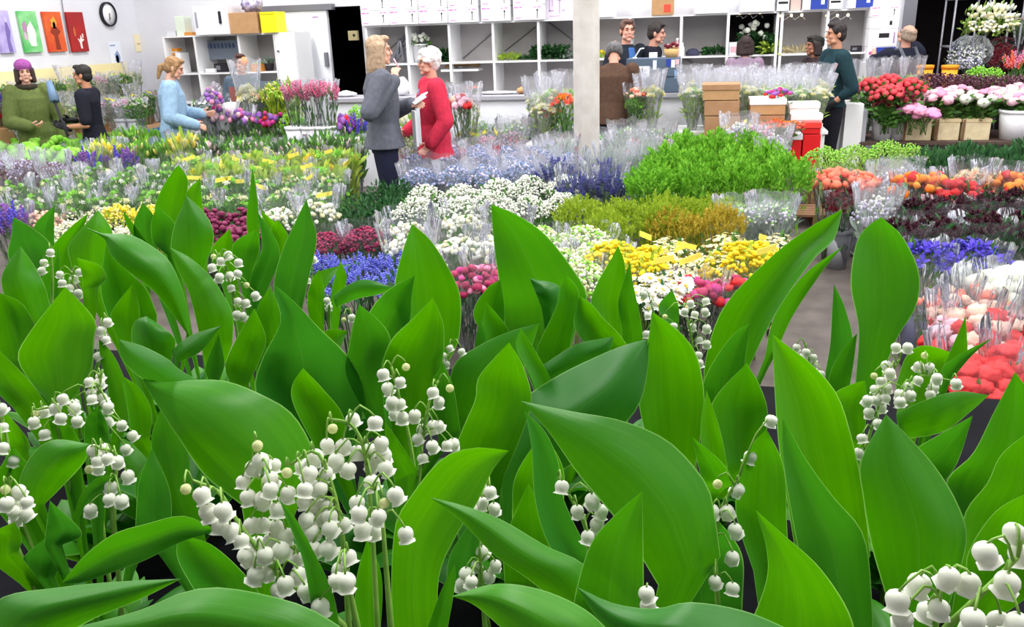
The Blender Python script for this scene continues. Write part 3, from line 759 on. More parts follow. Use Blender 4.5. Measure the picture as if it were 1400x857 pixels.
def bouquet(kd, nm, label, loc, ztop, base=0.0, sc=1.0, group=None, v=None, cat='bouquet', tilt=(0, 0)):
    K = KINDS[kd]
    dx, dy = loc[0] - COLX[0], loc[1] - COLX[1]; q = (dx * dx + dy * dy) ** .5
    if q < .36: loc = (COLX[0] + dx / q * .38, COLX[1] + dy / q * .38, 0)
    parts = proto(kd, rb.randrange(K['nv']) if v is None else v)
    t = thing(nm, label, cat, loc, rb.uniform(0, 6.28), group)
    sz = (ztop - base) / K['h']
    t.location.z = base
    t.scale = (sc, sc, sz)
    if tilt != (0, 0): t.rotation_euler = (tilt[0], tilt[1], 0)
    for pn, me, _ in parts: obj(pn, me, t)
    return t
def patch(kd, nm, desc, rows, z, group=None, base=0.0, sc=1.0, sp=.29, jit=.03, where='', cat='bouquet', zj=.03):
    """rows: (py, x0, x1) of crown tops in the photo frame, front row last; z: height of the crowns."""
    rn = {1: [''], 2: ['back row', 'front row'], 3: ['back row', 'middle row', 'front row'], 4: ['back row', 'second row', 'third row', 'front row'], 5: ['back row', 'second row', 'third row', 'fourth row', 'front row']}[len(rows)]
    for ri, (py, x0, x1) in enumerate(rows):
        y0, y1 = (py, py) if not isinstance(py, tuple) else py
        A = at_z(x0, y0, z); B = at_z(x1, y1, z)
        n = max(1, round((B - A).length / (sp * sc)) + 1)
        for i in range(n):
            p = A.lerp(B, .5 if n == 1 else i / (n - 1))
            where_ = ''
            if n > 1: where_ = ORD[min(i, 13)] + ' from left'
            lab = ', '.join(x for x in (desc, where_, rn[ri]) if x)
            bouquet(kd, nm, lab, (p.x + rb.uniform(-jit, jit), p.y + rb.uniform(-jit, jit), base), z + rb.uniform(-zj, zj), base, sc * rb.uniform(.93, 1.08), group or desc, cat=cat)
# ------------------------------------------------------------------ the kinds
kind('lime_ball', 'bloom', [LGREEN], 12, .055, G_LIME, 60, sleeve=False, R=.17, h=.7)
kind('tulip_bud', 'bud', [LGREEN, LGREEN, PALEY], 34, .035, G_BRIGHT, 170, leaf=(.15, .016), R=.15, bulge=.06, upright=.8, leaf_low=.5)
kind('tulip_yellow', 'bud', [YELLOW, PALEY], 26, .038, G_YG, 80, leaf=(.15, .016), R=.15, bulge=.06, upright=.8, leaf_low=.5)
kind('tulip_white', 'bud', [WHITE, LGREEN, LGREEN, PALEP], 36, .034, G_MID, 190, leaf=(.15, .016), R=.15, bulge=.06, upright=.8, leaf_low=.5)
kind('alstro', 'rose', [CREAM, WHITE, LGREEN, LGREEN], 40, .023, G_MID, 320, leaf=(.08, .013), R=.17, bulge=.12)
kind('lily_yellow', 'rose', [PALEY, YELLOW, LGREEN, LGREEN], 9, .045, G_YG, 200, leaf=(.13, .018), R=.16, bulge=.08, tagn=1)
kind('mixed_pale', 'rose', [WHITE, CREAM, LGREEN, LGREEN], 34, .025, G_MID, 280, leaf=(.09, .013), R=.17, bulge=.11, tagn=1)
kind('purple_spike', 'spike', [PURP, VIOL], 34, .03, G_MID, 50, R=.15)
kind('peach', 'bloom', [PEACH], 60, .018, G_MID, 40, R=.14)
kind('white_statice', 'speck', [WHITE, CREAM], 380, .009, G_MID, 70, R=.17, bulge=.11, sleeve=False)
kind('yellow_statice', 'speck', [PALEY, YELLOW], 360, .009, G_YG, 70, R=.16, sleeve=False)
kind('burgundy', 'bloom', [BURG], 56, .022, G_DARK, 30, R=.15, bulge=.08, sleeve=False)
kind('crimson', 'speck', [CRIM, BURG], 420, .011, G_DARK, 40, R=.15, bulge=.09, sleeve=True)
kind('blue', 'spike', [BLUE], 60, .019, G_DARK, 30, R=.15, bulge=.08, sleeve=False)
kind('ruscus', 'speck', [], 0, .01, G_DARK, 900, leaf=(.05, .009), R=.19, h=.66, bulge=.17, upright=.5, leaf_low=.35, sleeve=False)
kind('carnation_white', 'bloom', [WHITE, CREAM, WHITE], 96, .018, G_MID, 140, R=.17, bulge=.11, top=1.12)
kind('white_limonium', 'speck', [WHITE], 460, .0085, G_MID, 90, R=.18, bulge=.12, sleeve=False)
kind('pink_magenta', 'bloom', [MAG, CRIM, CRIM, PINK], 46, .024, G_DARK, 90, R=.16, bulge=.09, top=1.15)
kind('thistle', 'speck', [THIS, THIS, LAV], 420, .011, G_GREY, 130, leaf=(.07, .006), R=.17, top=1.08, tagn=0)
kind('navy', 'spike', [NAVY], 40, .026, G_DARK, 40, R=.16, top=1.12)
kind('silver', 'speck', [WHITE, LAV, LGREEN], 130, .010, G_GREY, 300, leaf=(.10, .010), R=.17, top=1.1, bulge=.08)
kind('greygreen', 'speck', [], 0, .01, G_GREY, 240, leaf=(.13, .009), R=.17, top=1.1, bulge=.08, upright=.8)
kind('pinktip', 'speck', [PINK, PALEP, LAV], 170, .011, G_GREY, 110, leaf=(.09, .008), R=.17, top=1.05, tagn=1)
kind('bright_leaf', 'tuft', [G_BRIGHT], 130, .040, G_BRIGHT, 420, leaf=(.05, .0085), R=.18, h=.72, bulge=.12, upright=.75, leaf_low=.42, sleeve=False)
kind('chartreuse', 'tuft', [G_CHART], 130, .028, G_CHART, 420, leaf=(.06, .006), R=.18, bulge=.12, upright=.8, leaf_low=.5, sleeve=False)
kind('ochre', 'tuft', [G_OCHRE], 130, .026, G_OCHRE, 380, leaf=(.06, .006), R=.17, bulge=.10, upright=.8, leaf_low=.5, sleeve=False)
kind('cream_daisy', 'daisy', [CREAM], 120, .016, G_MID, 60, R=.17, bulge=.11, sleeve=False, tagn=1)
kind('cream_spray', 'speck', [CREAM, WHITE, LGREEN], 420, .010, G_YG, 60, R=.18, bulge=.11, sleeve=True, top=1.0)
kind('yellow_daisy', 'bloom', [YELLOW], 170, .0125, G_YG, 110, R=.17, bulge=.11, sleeve=False, tagn=1)
kind('white_daisy', 'daisy', [WHITE], 60, .034, G_DARK, 70, R=.17, bulge=.10, sleeve=False)
kind('magenta_red', 'bloom', [MAG, RED, CRIM], 30, .03, G_DARK, 50, R=.16, bulge=.09, top=1.05)
kind('light_green', 'speck', [G_LIGHT, LGREEN], 260, .008, G_LIGHT, 420, leaf=(.05, .008), R=.19, h=.66, bulge=.09, sleeve=False, leaf_low=.5)
kind('dark_leaf', 'speck', [], 0, .01, G_DARK, 560, leaf=(.085, .010), R=.19, h=.66, bulge=.10, upright=.6, leaf_low=.45, sleeve=False)
kind('coral', 'bloom', [CORAL], 44, .034, G_MID, 50, R=.16, bulge=.08, top=1.0)
kind('dark_red', 'rose', [DRED], 80, .030, G_DARK, 80, R=.17, bulge=.14, top=1.0)
kind('orange_mix', 'bloom', [ORANGE, ORANGE, RED], 36, .034, G_MID, 50, R=.16, bulge=.08, top=1.05)
kind('red_wrapped', 'bloom', [RED], 28, .036, G_MID, 50, R=.16, bulge=.09, top=1.1)
kind('cream_rose', 'rose', [CREAM, PEACH], 22, .034, G_MID, 60, R=.16, bulge=.08, top=1.12)
kind('maroon', 'rose', [MAROON], 70, .030, G_DARK, 220, R=.17, bulge=.11, top=.97)
kind('iris', 'iris', [VIOL, VIOL, NAVY], 60, .034, G_MID, 70, leaf=(.13, .009), R=.16, bulge=.09, top=1.0, upright=.85)
kind('white_carn', 'bloom', [WHITE], 14, .05, G_MID, 60, R=.15, bulge=.09, mid=True, top=1.06)
kind('pink_wrapped', 'bloom', [PALEP, PEACH, RED], 20, .042, G_MID, 50, R=.16, bulge=.10, mid=True, top=1.22, fine=True)
kind('red_carn', 'bloom', [RED], 20, .042, G_MID, 50, R=.15, bulge=.10, mid=True, top=1.15, fine=True)
kind('peach_wrapped', 'bloom', [PEACH, CORAL], 22, .032, G_MID, 60, R=.15, bulge=.09, top=1.12)
kind('rose_red', 'bloom', [ROSE], 30, .036, G_MID, 110, leaf=(.10, .022), R=.2, h=.55, bulge=.13, sleeve=False, mid=True, upright=.2)
kind('dark_peony', 'rose', [DRED], 10, .05, G_MID, 90, leaf=(.11, .024), R=.14, h=.5, bulge=.1, sleeve=False, mid=True, upright=.1)
kind('peony', 'bloom', [PALEP, WHITE, PALEP, PINK], 15, .058, G_MID, 130, leaf=(.11, .024), R=.22, h=.55, bulge=.12, sleeve=False, mid=True, upright=.2, fine=True, nv=3)
kind('hydrangea', 'bloom', [ORCH, PINK], 9, .066, G_MID, 40, R=.15, h=.4, bulge=.08, sleeve=False, mid=True, fine=True)
kind('purple_leaf', 'speck', [BROWNP, MAROON], 150, .009, G_PURP, 420, leaf=(.05, .007), R=.2, h=.55, bulge=.06, sleeve=False, leaf_low=.5)
kind('white_wrap', 'rose', [WHITE, WHITE, CREAM, LGREEN], 46, .032, G_LIGHT, 80, R=.14, h=.6, bulge=.09, top=1.36, sl_flare=1.3)
kind('yellow_wrap', 'rose', [PALEY, CREAM, WHITE], 46, .032, G_LIGHT, 80, R=.14, h=.6, bulge=.09, top=1.36, sl_flare=1.3)
kind('orange_rose', 'rose', [CORAL, ORANGE], 16, .038, G_MID, 50, R=.14, h=.45, bulge=.09, mid=True, sleeve=False)
kind('pink_snap', 'spike', [HOTP, PINK], 26, .034, G_MID, 50, R=.15, h=.6, bulge=.05, top=1.1, upright=.9)
kind('olive', 'speck', [PALEY, LGREEN], 200, .010, G_CHART, 260, leaf=(.11, .012), R=.17, h=.6, bulge=.1, sleeve=False, upright=.7)
kind('red_mix', 'bloom', [RED, MAG, PURP], 22, .034, G_MID, 50, R=.16, h=.5, bulge=.08, sleeve=False)
kind('magenta_mix', 'bloom', [MAG, PINK, PURP, PALEP], 30, .034, G_MID, 50, R=.17, h=.5, bulge=.08, top=1.1)
kind('violet_mix', 'spike', [VIOL, PURP], 26, .028, G_MID, 50, R=.15, h=.5, bulge=.08, sleeve=False)
kind('dill', 'speck', [LGREEN], 260, .008, G_BRIGHT, 340, leaf=(.05, .006), R=.16, h=.4, bulge=.08, sleeve=False)
kind('dusty', 'speck', [BROWNP, LAV], 240, .011, G_PURP, 90, R=.16, top=1.14)
kind('white_lily', 'bud', [WHITE, CREAM], 40, .04, G_LIGHT, 60, leaf=(.12, .014), R=.17, h=.5, bulge=.08, sleeve=False)
kind('silver_wrap', 'speck', [WHITE, LAV], 140, .010, G_GREY, 120, R=.16, h=.5, top=1.15)
kind('coral_spray', 'spike', [CORAL, PINK], 34, .03, G_MID, 60, R=.17, h=.6, bulge=.08, sleeve=False)
# ------------------------------------------------------------------ where they stand
FB = 'flower_bouquet'
patch('lime_ball', FB, 'lime green ball flower bouquet beside the green coated person', [((186, 192), 4, 100), ((200, 208), 2, 98)], .80)
patch('tulip_bud', FB, 'green tulip bud bouquet in clear sleeve', [((186, 178), 112, 250), ((198, 192), 108, 232)], .80)
patch('tulip_yellow', FB, 'yellow tulip bouquet in clear sleeve among green tulips', [(194, 130, 142)], .86)
patch('tulip_yellow', FB, 'bright yellow tulip bouquet behind tall lily of the valley leaf', [(189, 246, 250)], .86)
patch('tulip_white', FB, 'white and green tulip bouquet in clear sleeve', [((180, 176), 282, 480), ((196, 190), 285, 476)], .80)
patch('purple_spike', FB, 'purple statice bouquet between green tulips and pale alstroemeria', [((211, 206), 118, 160)], .78)
patch('dusty', FB, 'dusty brown and grey wrapped bouquet near green coated person', [((218, 222), 6, 66)], .78)
patch('alstro', FB, 'pale alstroemeria bouquet with green leaves, left of the tall leaves', [((234, 222), 90, 230), ((252, 240), 12, 222), ((270, 256), 40, 212)], .74)
patch('lily_yellow', FB, 'yellow lily bouquet with yellow price tag', [((216, 208), 262, 470), ((230, 222), 268, 450)], .74)
patch('mixed_pale', FB, 'pale mixed bouquet with price tag behind burgundy tulips', [((248, 238), 262, 450), ((266, 258), 272, 440)], .70)
patch('purple_spike', FB, 'purple statice bouquet at left end behind the leaf tips', [((288, 285), 2, 26)], .72)
patch('peach', FB, 'small peach bouquet beside purple statice', [(292, 52, 52)], .66)
patch('white_statice', FB, 'white statice bouquet behind the leaf tips', [((284, 280), 88, 142), ((310, 306), 96, 172)], .66)
patch('yellow_statice', FB, 'yellow statice bouquet behind the leaf tips', [((284, 280), 162, 206)], .68)
patch('burgundy', FB, 'burgundy tulip bouquet above white bells', [((288, 284), 290, 336), (306, 300, 334)], .66, sp=.2)
patch('carnation_white', FB, 'cream carnation bouquet by grey bucket', [((284, 280), 378, 430)], .66)
patch('crimson', FB, 'crimson bouquet in clear sleeve behind the blue flowers', [((322, 314), 448, 545)], .62, sp=.26)
patch('blue', FB, 'blue flower bouquet in front of crimson bouquets', [((352, 346), 438, 545), ((372, 368), 470, 545)], .62, sp=.24)
patch('ruscus', FB, 'dark green leafy bouquet at feet of person in grey tunic', [(246, 516, 545), (266, 486, 528)], .66, sp=.27)
patch('carnation_white', FB, 'white carnation bouquet in large clear sleeve', [((304, 296), 560, 690), ((328, 322), 566, 680)], .66)
patch('pink_magenta', FB, 'pink and magenta wrapped bouquet below white carnations', [((366, 358), 630, 684)], .62, sp=.24)
patch('white_limonium', FB, 'white limonium bouquet in front of blue thistles', [((250, 243), 585, 770), ((270, 262), 572, 770)], .66)
patch('thistle', FB, 'blue thistle bouquet in clear sleeve', [((202, 198), 570, 770), ((214, 210), 570, 780), ((230, 226), 572, 760)], .72)
patch('navy', FB, 'dark blue delphinium bouquet in clear sleeve', [((226, 222), 762, 828), ((240, 236), 790, 826)], .74)
patch('pinktip', FB, 'pink tipped wrapped bouquet with yellow price tag beside red coated woman', [((186, 183), 604, 700)], .74)
patch('silver', FB, 'silvery white and green wrapped bouquet before the counter', [((164, 160), 662, 780), ((174, 170), 700, 790), ((180, 178), 812, 900)], .80)
patch('greygreen', FB, 'grey green wrapped bouquet left of bright green foliage', [((192, 190), 800, 880), ((210, 206), 846, 884)], .78)
patch('bright_leaf', FB, 'bright green leafy bouquet', [((192, 187), 934, 1030), ((210, 205), 908, 1048), ((230, 225), 892, 1074)], .80)
patch('chartreuse', FB, 'chartreuse foliage bouquet', [((274, 268), 800, 900), ((290, 284), 830, 905)], .68)
patch('chartreuse', FB, 'chartreuse foliage bouquet behind the ochre foliage', [((272, 266), 940, 975)], .66)
patch('ochre', FB, 'ochre brown foliage bouquet', [((288, 284), 925, 985)], .68)
patch('silver', FB, 'silvery wrapped bouquet beside ochre foliage', [(280, 1015, 1050)], .64)
patch('cream_spray', FB, 'cream spray bouquet beside the tallest lily of the valley leaf', [((316, 312), 740, 800), ((338, 334), 765, 812), ((366, 360), 788, 800)], .64)
patch('yellow_daisy', FB, 'yellow button flower bouquet with price tag', [((336, 332), 836, 894), (352, 872, 892)], .66)
patch('cream_daisy', FB, 'cream daisy bouquet with price tag between yellow flowers', [((324, 318), 922, 1060), ((346, 340), 928, 975)], .64)
patch('yellow_daisy', FB, 'yellow button flower bouquet next to slanting leaf', [((342, 336), 1010, 1042)], .66)
patch('white_daisy', FB, 'large white daisy bouquet', [((378, 374), 888, 922), (394, 886, 912)], .60, sp=.26)
patch('magenta_red', FB, 'magenta and red bouquet beside white daisies', [((382, 376), 950, 1012)], .60, sp=.24)
patch('light_green', FB, 'pale green bupleurum bouquet', [((202, 194), 1132, 1250)], .76)
patch('dark_leaf', FB, 'dark green leafy bouquet below the peonies', [((200, 190), 1272, 1410)], .80)
patch('coral', FB, 'coral gerbera bouquet in clear sleeve', [((236, 233), 1144, 1180)], .68, sp=.25)
patch('dark_red', FB, 'dark red carnation bouquet in clear sleeve below coral gerberas', [(256, 1154, 1154)], .62)
patch('silver_wrap', FB, 'silvery wrapped bouquet beside coral gerberas', [((236, 232), 1212, 1230), (268, 1198, 1215)], .64)
patch('orange_mix', FB, 'orange wrapped bouquet in long row', [((244, 242), 1250, 1282)], .69, sp=.26)
patch('red_wrapped', FB, 'red wrapped bouquet between orange and cream bouquets', [(244, 1308, 1316)], .69)
patch('cream_rose', FB, 'cream rose wrapped bouquet in long row', [((238, 236), 1335, 1360)], .70, sp=.24)
patch('orange_mix', FB, 'orange and red wrapped bouquet at end of long row', [((242, 240), 1378, 1405)], .69, sp=.26)
patch('maroon', FB, 'dark maroon bouquet in clear sleeve', [((270, 262), 1262, 1400), ((298, 288), 1226, 1405)], .64)
patch('iris', FB, 'violet blue iris bouquet in clear sleeve', [((338, 334), 1262, 1330)], .66, sp=.24)
patch('white_carn', FB, 'white carnation bouquet beside irises', [((368, 364), 1372, 1405)], .66, sp=.27)
patch('peach_wrapped', FB, 'peach wrapped bouquet in front of irises', [((392, 386), 1290, 1352)], .62, sp=.24)
patch('pink_wrapped', FB, 'pale pink and red carnation bouquet in clear sleeve', [((440, 436), 1310, 1350)], .62, sp=.27)
patch('maroon', FB, 'dark wrapped bouquet beside pale pink carnations', [(428, 1395, 1395)], .62)
patch('red_carn', FB, 'red carnation bouquet in clear sleeve behind lily of the valley', [((500, 488), 1340, 1400)], .62, sp=.22)
# ================================================================== the hall
WALL = mat('white_wall', (224, 224, 230), .8, (216, 216, 223), 2, bump=.03)
FLOOR = mat('concrete_floor', (104, 95, 91), .55, (84, 76, 73), 5, bump=.12)
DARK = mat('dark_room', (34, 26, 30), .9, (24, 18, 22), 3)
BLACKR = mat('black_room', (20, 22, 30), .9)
MELA = mat('white_melamine', (238, 238, 240), .45)
CUBBY = mat('grey_backboard', (178, 174, 174), .8, (168, 164, 165), 3)
STEEL = mat('grey_steel', (130, 130, 138), .4, metal=.5)
CARTW = mat('white_carton', (240, 240, 244), .7)
KRAFT = mat('kraft_carton', (186, 146, 104), .8, (176, 136, 96), 12)
INKM = mat('magenta_ink', (214, 110, 190), .7); INKK = mat('black_ink', (36, 34, 40), .7); INKB = mat('blue_ink', (44, 66, 160), .6); INKR = mat('red_ink', (222, 80, 60), .7); INKV = mat('violet_ink', (176, 150, 190), .7)
def slab(name, lo, hi, m): return struct(MB().span(lo, hi).build(name, m, None, False))
slab('floor', (-9.5, -1.5, -.1), (7, 16, 0), FLOOR)
XL, YB = -8.4, 11.9
slab('wall_left', (XL - .1, -1.5, 0), (XL, YB, 4.4), WALL)
D1a, D1b = at_y(441, 60, YB).x, at_y(497, 60, YB).x
D2a, D2b = at_y(1249, 40, YB).x, 5.2
wb = MB()
for a, b in ((XL - .1, D1a), (D1b, D2a), (D2b, 6.1)): wb.span((a, YB, 0), (b, YB + .12, 4.4))
wb.span((D1a, YB, 2.16), (D1b, YB + .12, 4.4)); wb.span((D2a, YB, 2.6), (D2b, YB + .12, 4.4))
struct(wb.build('wall_back', WALL, None, False))
slab('wall_light_blocker', (XL - .1, -1.6, 0), (6.1, -1.5, 4.4), mat('blocker_grey', (120, 120, 124), .8))  # unseen wall added behind the camera to block frontal light
slab('wall_right', (6.0, -1.5, 0), (6.1, YB, 4.4), WALL)
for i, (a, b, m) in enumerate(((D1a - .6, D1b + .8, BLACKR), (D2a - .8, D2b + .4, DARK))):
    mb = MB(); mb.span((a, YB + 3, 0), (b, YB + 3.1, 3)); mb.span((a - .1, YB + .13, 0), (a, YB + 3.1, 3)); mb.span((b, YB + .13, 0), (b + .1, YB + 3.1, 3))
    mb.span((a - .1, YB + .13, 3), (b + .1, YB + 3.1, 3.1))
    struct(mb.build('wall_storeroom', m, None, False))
slab('trim_1', (D2a - .14, YB - .06, 0), (D2a, YB + .02, 2.7), STEEL)
# the column
COLM = mat('chipped_white_paint', (206, 202, 198), .7, (190, 184, 178), 6, bump=.25)
cp = at_d(802, 178, 8.0)
colm = MB(); cr = .127
colm.lathe([(cr, 0), (cr, 4.4)], 8, closed=True, mat=Matrix.Rotation(radians(22.5 + 13), 4, 'Z'))
co = struct(colm.build('column', COLM, None, False)); co.location = (cp.x, cp.y, 0)
pch = MB()
for (px, py, w_, h_) in ((787, 58, .02, .12), (800, 62, .03, .05), (806, 74, .02, .03), (812, 106, .015, .06), (787, 100, .015, .08)):
    q = at_d(px, py, 7.86); pch.box((q.x - cp.x, q.y - cp.y, q.z), (w_, .012, h_), 0, Matrix.Rotation(YAW, 3, 'Z'))
pc = pch.build('paint_chip', mat('rust_chip', (132, 104, 96), .9), co, False)
# ------------------------------------------------------------------ shelving
def shelving(label, xs, y0, dep, zs, braces=()):
    t = thing('shelving_unit', label, 'shelves', ((xs[0] + xs[-1]) / 2, y0, 0))
    cx = t.location.x
    for x in xs: MB().span((x - .016 - cx, 0, 0), (x + .016 - cx, dep, zs[-1])).build('upright', MELA, t, False)
    for z in zs:
        for i in range(len(xs) - 1):
            MB().span((xs[i] + .016 - cx, 0, z - .02), (xs[i + 1] - .016 - cx, dep, z)).build('shelf', MELA, t, False)
    MB().span((xs[0] - cx, dep, 0), (xs[-1] - cx, dep + .015, zs[-1])).build('back_panel', CUBBY, t, False)
    for (i, za, zb, side) in braces:
        a, b = xs[i] - cx + .04, xs[i + 1] - cx - .04
        if side < 0: a, b = b, a
        MB().tube([(a, dep - .012, za), (b, dep - .012, zb)], .008, 5).build('cross_brace', STEEL, t)
    return t
YU = 11.2
ux = [at_y(p, 50, YU).x for p in (501, 556, 614, 674, 736, 797, 861, 931, 995, 1062)]
ux2 = [at_y(p, 50, YU).x for p in (1068, 1130, 1191)]
ZS = [.45, .93, 1.39, 1.885]
shelving('long white cubby shelving along back wall carrying cartons', ux, YU, .5, ZS, ((2, 1.42, 1.8, 1), (4, 1.5, 1.86, -1), (3, 1.5, 1.86, 1), (5, 1.0, 1.36, 1), (0, 1.5, 1.86, 1), (7, 1.0, 1.36, -1)))
shelving('white cubby shelving of two bays behind dark green sweater man', ux2, YU, .5, ZS)
lx = [at_y(p, 72, YU).x for p in (226, 268, 328, 377)]
lx[0] = max(lx[0], XL + .12)
shelving('white cubby shelving in left corner carrying white cabinet and yellow box', lx, YU, .5, [.45, .93, 1.33, 1.84])
# ------------------------------------------------------------------ cartons on the shelving
def carton(label, px0, px1, py0, py1, Y, dep, m=CARTW, prints='', name='carton', group=None, cat='box', z0=None, z1=None):
    a = at_y(px0, (py0 + py1) / 2, Y); b = at_y(px1, (py0 + py1) / 2, Y)
    xm = (a.x + b.x) / 2; pm_ = (px0 + px1) / 2
    if z1 is None: z1 = at_y(pm_, py0, Y).z
    if z0 is None: z0 = at_y(pm_, py1, Y).z
    w_, h_ = b.x - a.x, z1 - z0
    t = thing(name, label, cat, (xm, Y, z0), 0, group)
    MB().span((-w_ / 2, 0, 0), (w_ / 2, dep, h_)).build('body', m, t, False, bevel=.004)
    e = .0025
    def bar(mb, x, z, ww, hh): mb.span((x * w_ - w_ / 2, -e, z * h_), ((x + ww) * w_ - w_ / 2, 0, (z + hh) * h_))
    if 'm' in prints:
        p = MB()
        for i in range(3): bar(p, .03 + .05 * i, .80, .04, .10)
        bar(p, .2, .82, .1, .07); bar(p, .68, .82, .08, .06); bar(p, .8, .82, .13, .06); bar(p, .06, .12, .2, .05)
        p.build('printed_lettering', INKM, t, False)
        k = MB(); bar(k, .79, .22, .022, .5); bar(k, .77, .60, .062, .07); bar(k, .76, .16, .08, .03); k.build('printed_arrow', INKK, t, False)
    if 'v' in prints:
        p = MB()
        for i, (x, z, ww, hh) in enumerate(((.15, .3, .03, .5), (.15, .3, .15, .05), (.25, .5, .03, .3), (.5, .2, .03, .6), (.45, .7, .12, .05), (.6, .3, .1, .05), (.15, .1, .4, .03))): bar(p, x, z, ww, hh)
        p.build('printed_lettering', INKV, t, False)
    if 'r' in prints:
        p = MB(); bar(p, .58, .1, .32, .3); p.build('printed_mark', INKR, t, False)
    if 'b' in prints:
        p = MB(); bar(p, .3, .02, .69, .96); p.build('blue_panel', INKB, t, False)
        q = MB(); q.span((.72 * w_ - w_ / 2, -.004, .25 * h_), (.86 * w_ - w_ / 2, -e, .45 * h_)); q.span((.76 * w_ - w_ / 2, -.004, .5 * h_), (.82 * w_ - w_ / 2, -e, .8 * h_)); q.build('printed_emblem', CARTW, t, False)
        q = MB(); bar(q, .05, .5, .16, .2); q.build('printed_lettering', INKM, t, False)
    if 'k' in prints:
        p = MB(); bar(p, .1, .3, .8, .1); p.build('printed_band', INKK, t, False)
    if 'h' in prints:
        p = MB(); bar(p, .35, .5, .36, .26); p.build('hand_hole', INKK, t, False)
        p = MB(); bar(p, .86, .2, .06, .6); p.build('printed_lettering', INKV, t, False)
    if 'd' in prints:
        p = MB(); bar(p, .68, .3, .09, .36); p.build('hand_hole', INKK, t, False)
    return t
cols = [(494, 532), (532.5, 572), (573, 612), (613, 654), (658, 698), (702, 743)]
h1 = .185
for ci, (a, b) in enumerate(cols):
    for ri in range(3):
        carton('white flower carton with magenta print, %s column of long stack, %s layer' % (ORD[ci], ('bottom', 'middle', 'top')[ri]), a, b, 20, 38, YU - .06, .5, CARTW, 'm', group='white cartons stacked on the shelving', z0=1.887 + ri * h1, z1=1.887 + (ri + 1) * h1 - .003)
carton('pale lilac carton with handwriting next to the column', 745, 784, 0, 24, YU + .1, .35, mat('lilac_carton', (206, 198, 210), .7), 'v', z0=1.887, z1=2.2)
carton('small white carton right of the column, lower of two', 815, 838, 4, 21, YU - .04, .45, CARTW, '', z0=1.887, z1=2.06)
carton('small white carton right of the column, upper of two', 815, 836, 0, 4, YU - .04, .45, CARTW, '', z0=2.063, z1=2.22)
carton('brown carton with red mark on top of the shelving', 891, 920, 0, 20, YU - .02, .4, KRAFT, 'r', z0=1.887, z1=2.2)
carton('large plain white carton on shelving right of brown carton', 950, 996, 0, 17, YU - .05, .45, CARTW, '', z0=1.887, z1=2.15)
carton('large plain white carton on shelving above the dark plant cooler', 1012, 1059, 0, 15, YU - .05, .45, CARTW, '', z0=1.887, z1=2.15)
carton('narrow white carton at end of the long shelving', 1062.5, 1079, 0, 14, YU - .05, .4, CARTW, 'k', z0=1.887, z1=2.15)
carton('pinkish brown narrow carton between white and blue cartons', 1081, 1095, 0, 13, YU + .05, .35, mat('pink_carton', (206, 184, 176), .8), '', z0=1.887, z1=2.12)
carton('blue and white carton with white emblem over woman in black beret', 1098, 1132, 0, 12, YU - .05, .45, CARTW, 'b', z0=1.887, z1=2.12)
carton('white carton with black band between two blue cartons', 1134, 1151, 0, 11, YU - .05, .45, CARTW, 'k', z0=1.887, z1=2.12)
carton('blue and white carton with white emblem at shelving end by box stack', 1160, 1194, 0, 10, YU - .05, .45, CARTW, 'b', z0=1.887, z1=2.12)
# left corner
cab = carton('white metal cabinet box with dark handle on corner shelving', 265, 311, 8, 49, YU - .12, .5, mat('white_metal', (238, 238, 246), .35), '', 'cabinet_box', z0=1.842)
MB().span((-.22, -.02, .1), (-.2, 0, .3)).build('door_seam', mat('seam', (150, 150, 160), .6), cab, False)
MB().span((.14, -.03, .14), (.17, 0, .3)).build('handle', INKK, cab, False, bevel=.004)
carton('brown carton beside white cabinet on corner shelving', 313, 352, 17, 47, YU - .08, .4, KRAFT, '', z0=1.842)
yb = carton('bright yellow box on corner shelving', 356, 377, 16, 44, YU - .06, .3, mat('yellow_plastic', (248, 238, 30), .4), '', 'storage_box', z0=1.842)
MB().span((-.1, -.008, .24), (.1, 0, .27)).build('lid_edge', mat('yellow_plastic2', (226, 214, 20), .4), yb, False)
carton('low white wire tray of papers at left end of corner shelving', 228, 240, 42, 52, YU + .05, .3, mat('pale_grey', (206, 208, 214), .6), '', 'paper_tray', z0=1.842)
carton('white green leaflet box leaning beside brown frame on corner shelving', 240, 252, 22, 50, YU + .04, .2, mat('pale_green_paper', (216, 226, 210), .7), '', 'leaflet_box', z0=1.842)
carton('orange wooden frame box at left of white cabinet', 252, 263, 44, 51, YU + .03, .25, mat('orange_wood', (206, 140, 66), .6), '', 'wooden_box', z0=1.842)
bag = at_y(342, 8, YU + .05)
tb = thing('plastic_bag', 'white and violet plastic bag of wrap on top of brown carton', 'bag', (bag.x, YU + .1, at_y(332, 17, YU - .08).z))
bm = MB(); r_ = random.Random(3); bloom(bm, Vector((0, 0, .1)), Vector((0, 0, 1)), .14, r_, 0, True); bm.build('bag_body', mat('violet_plastic', (216, 208, 226), .3, (120, 110, 150), 14), tb)
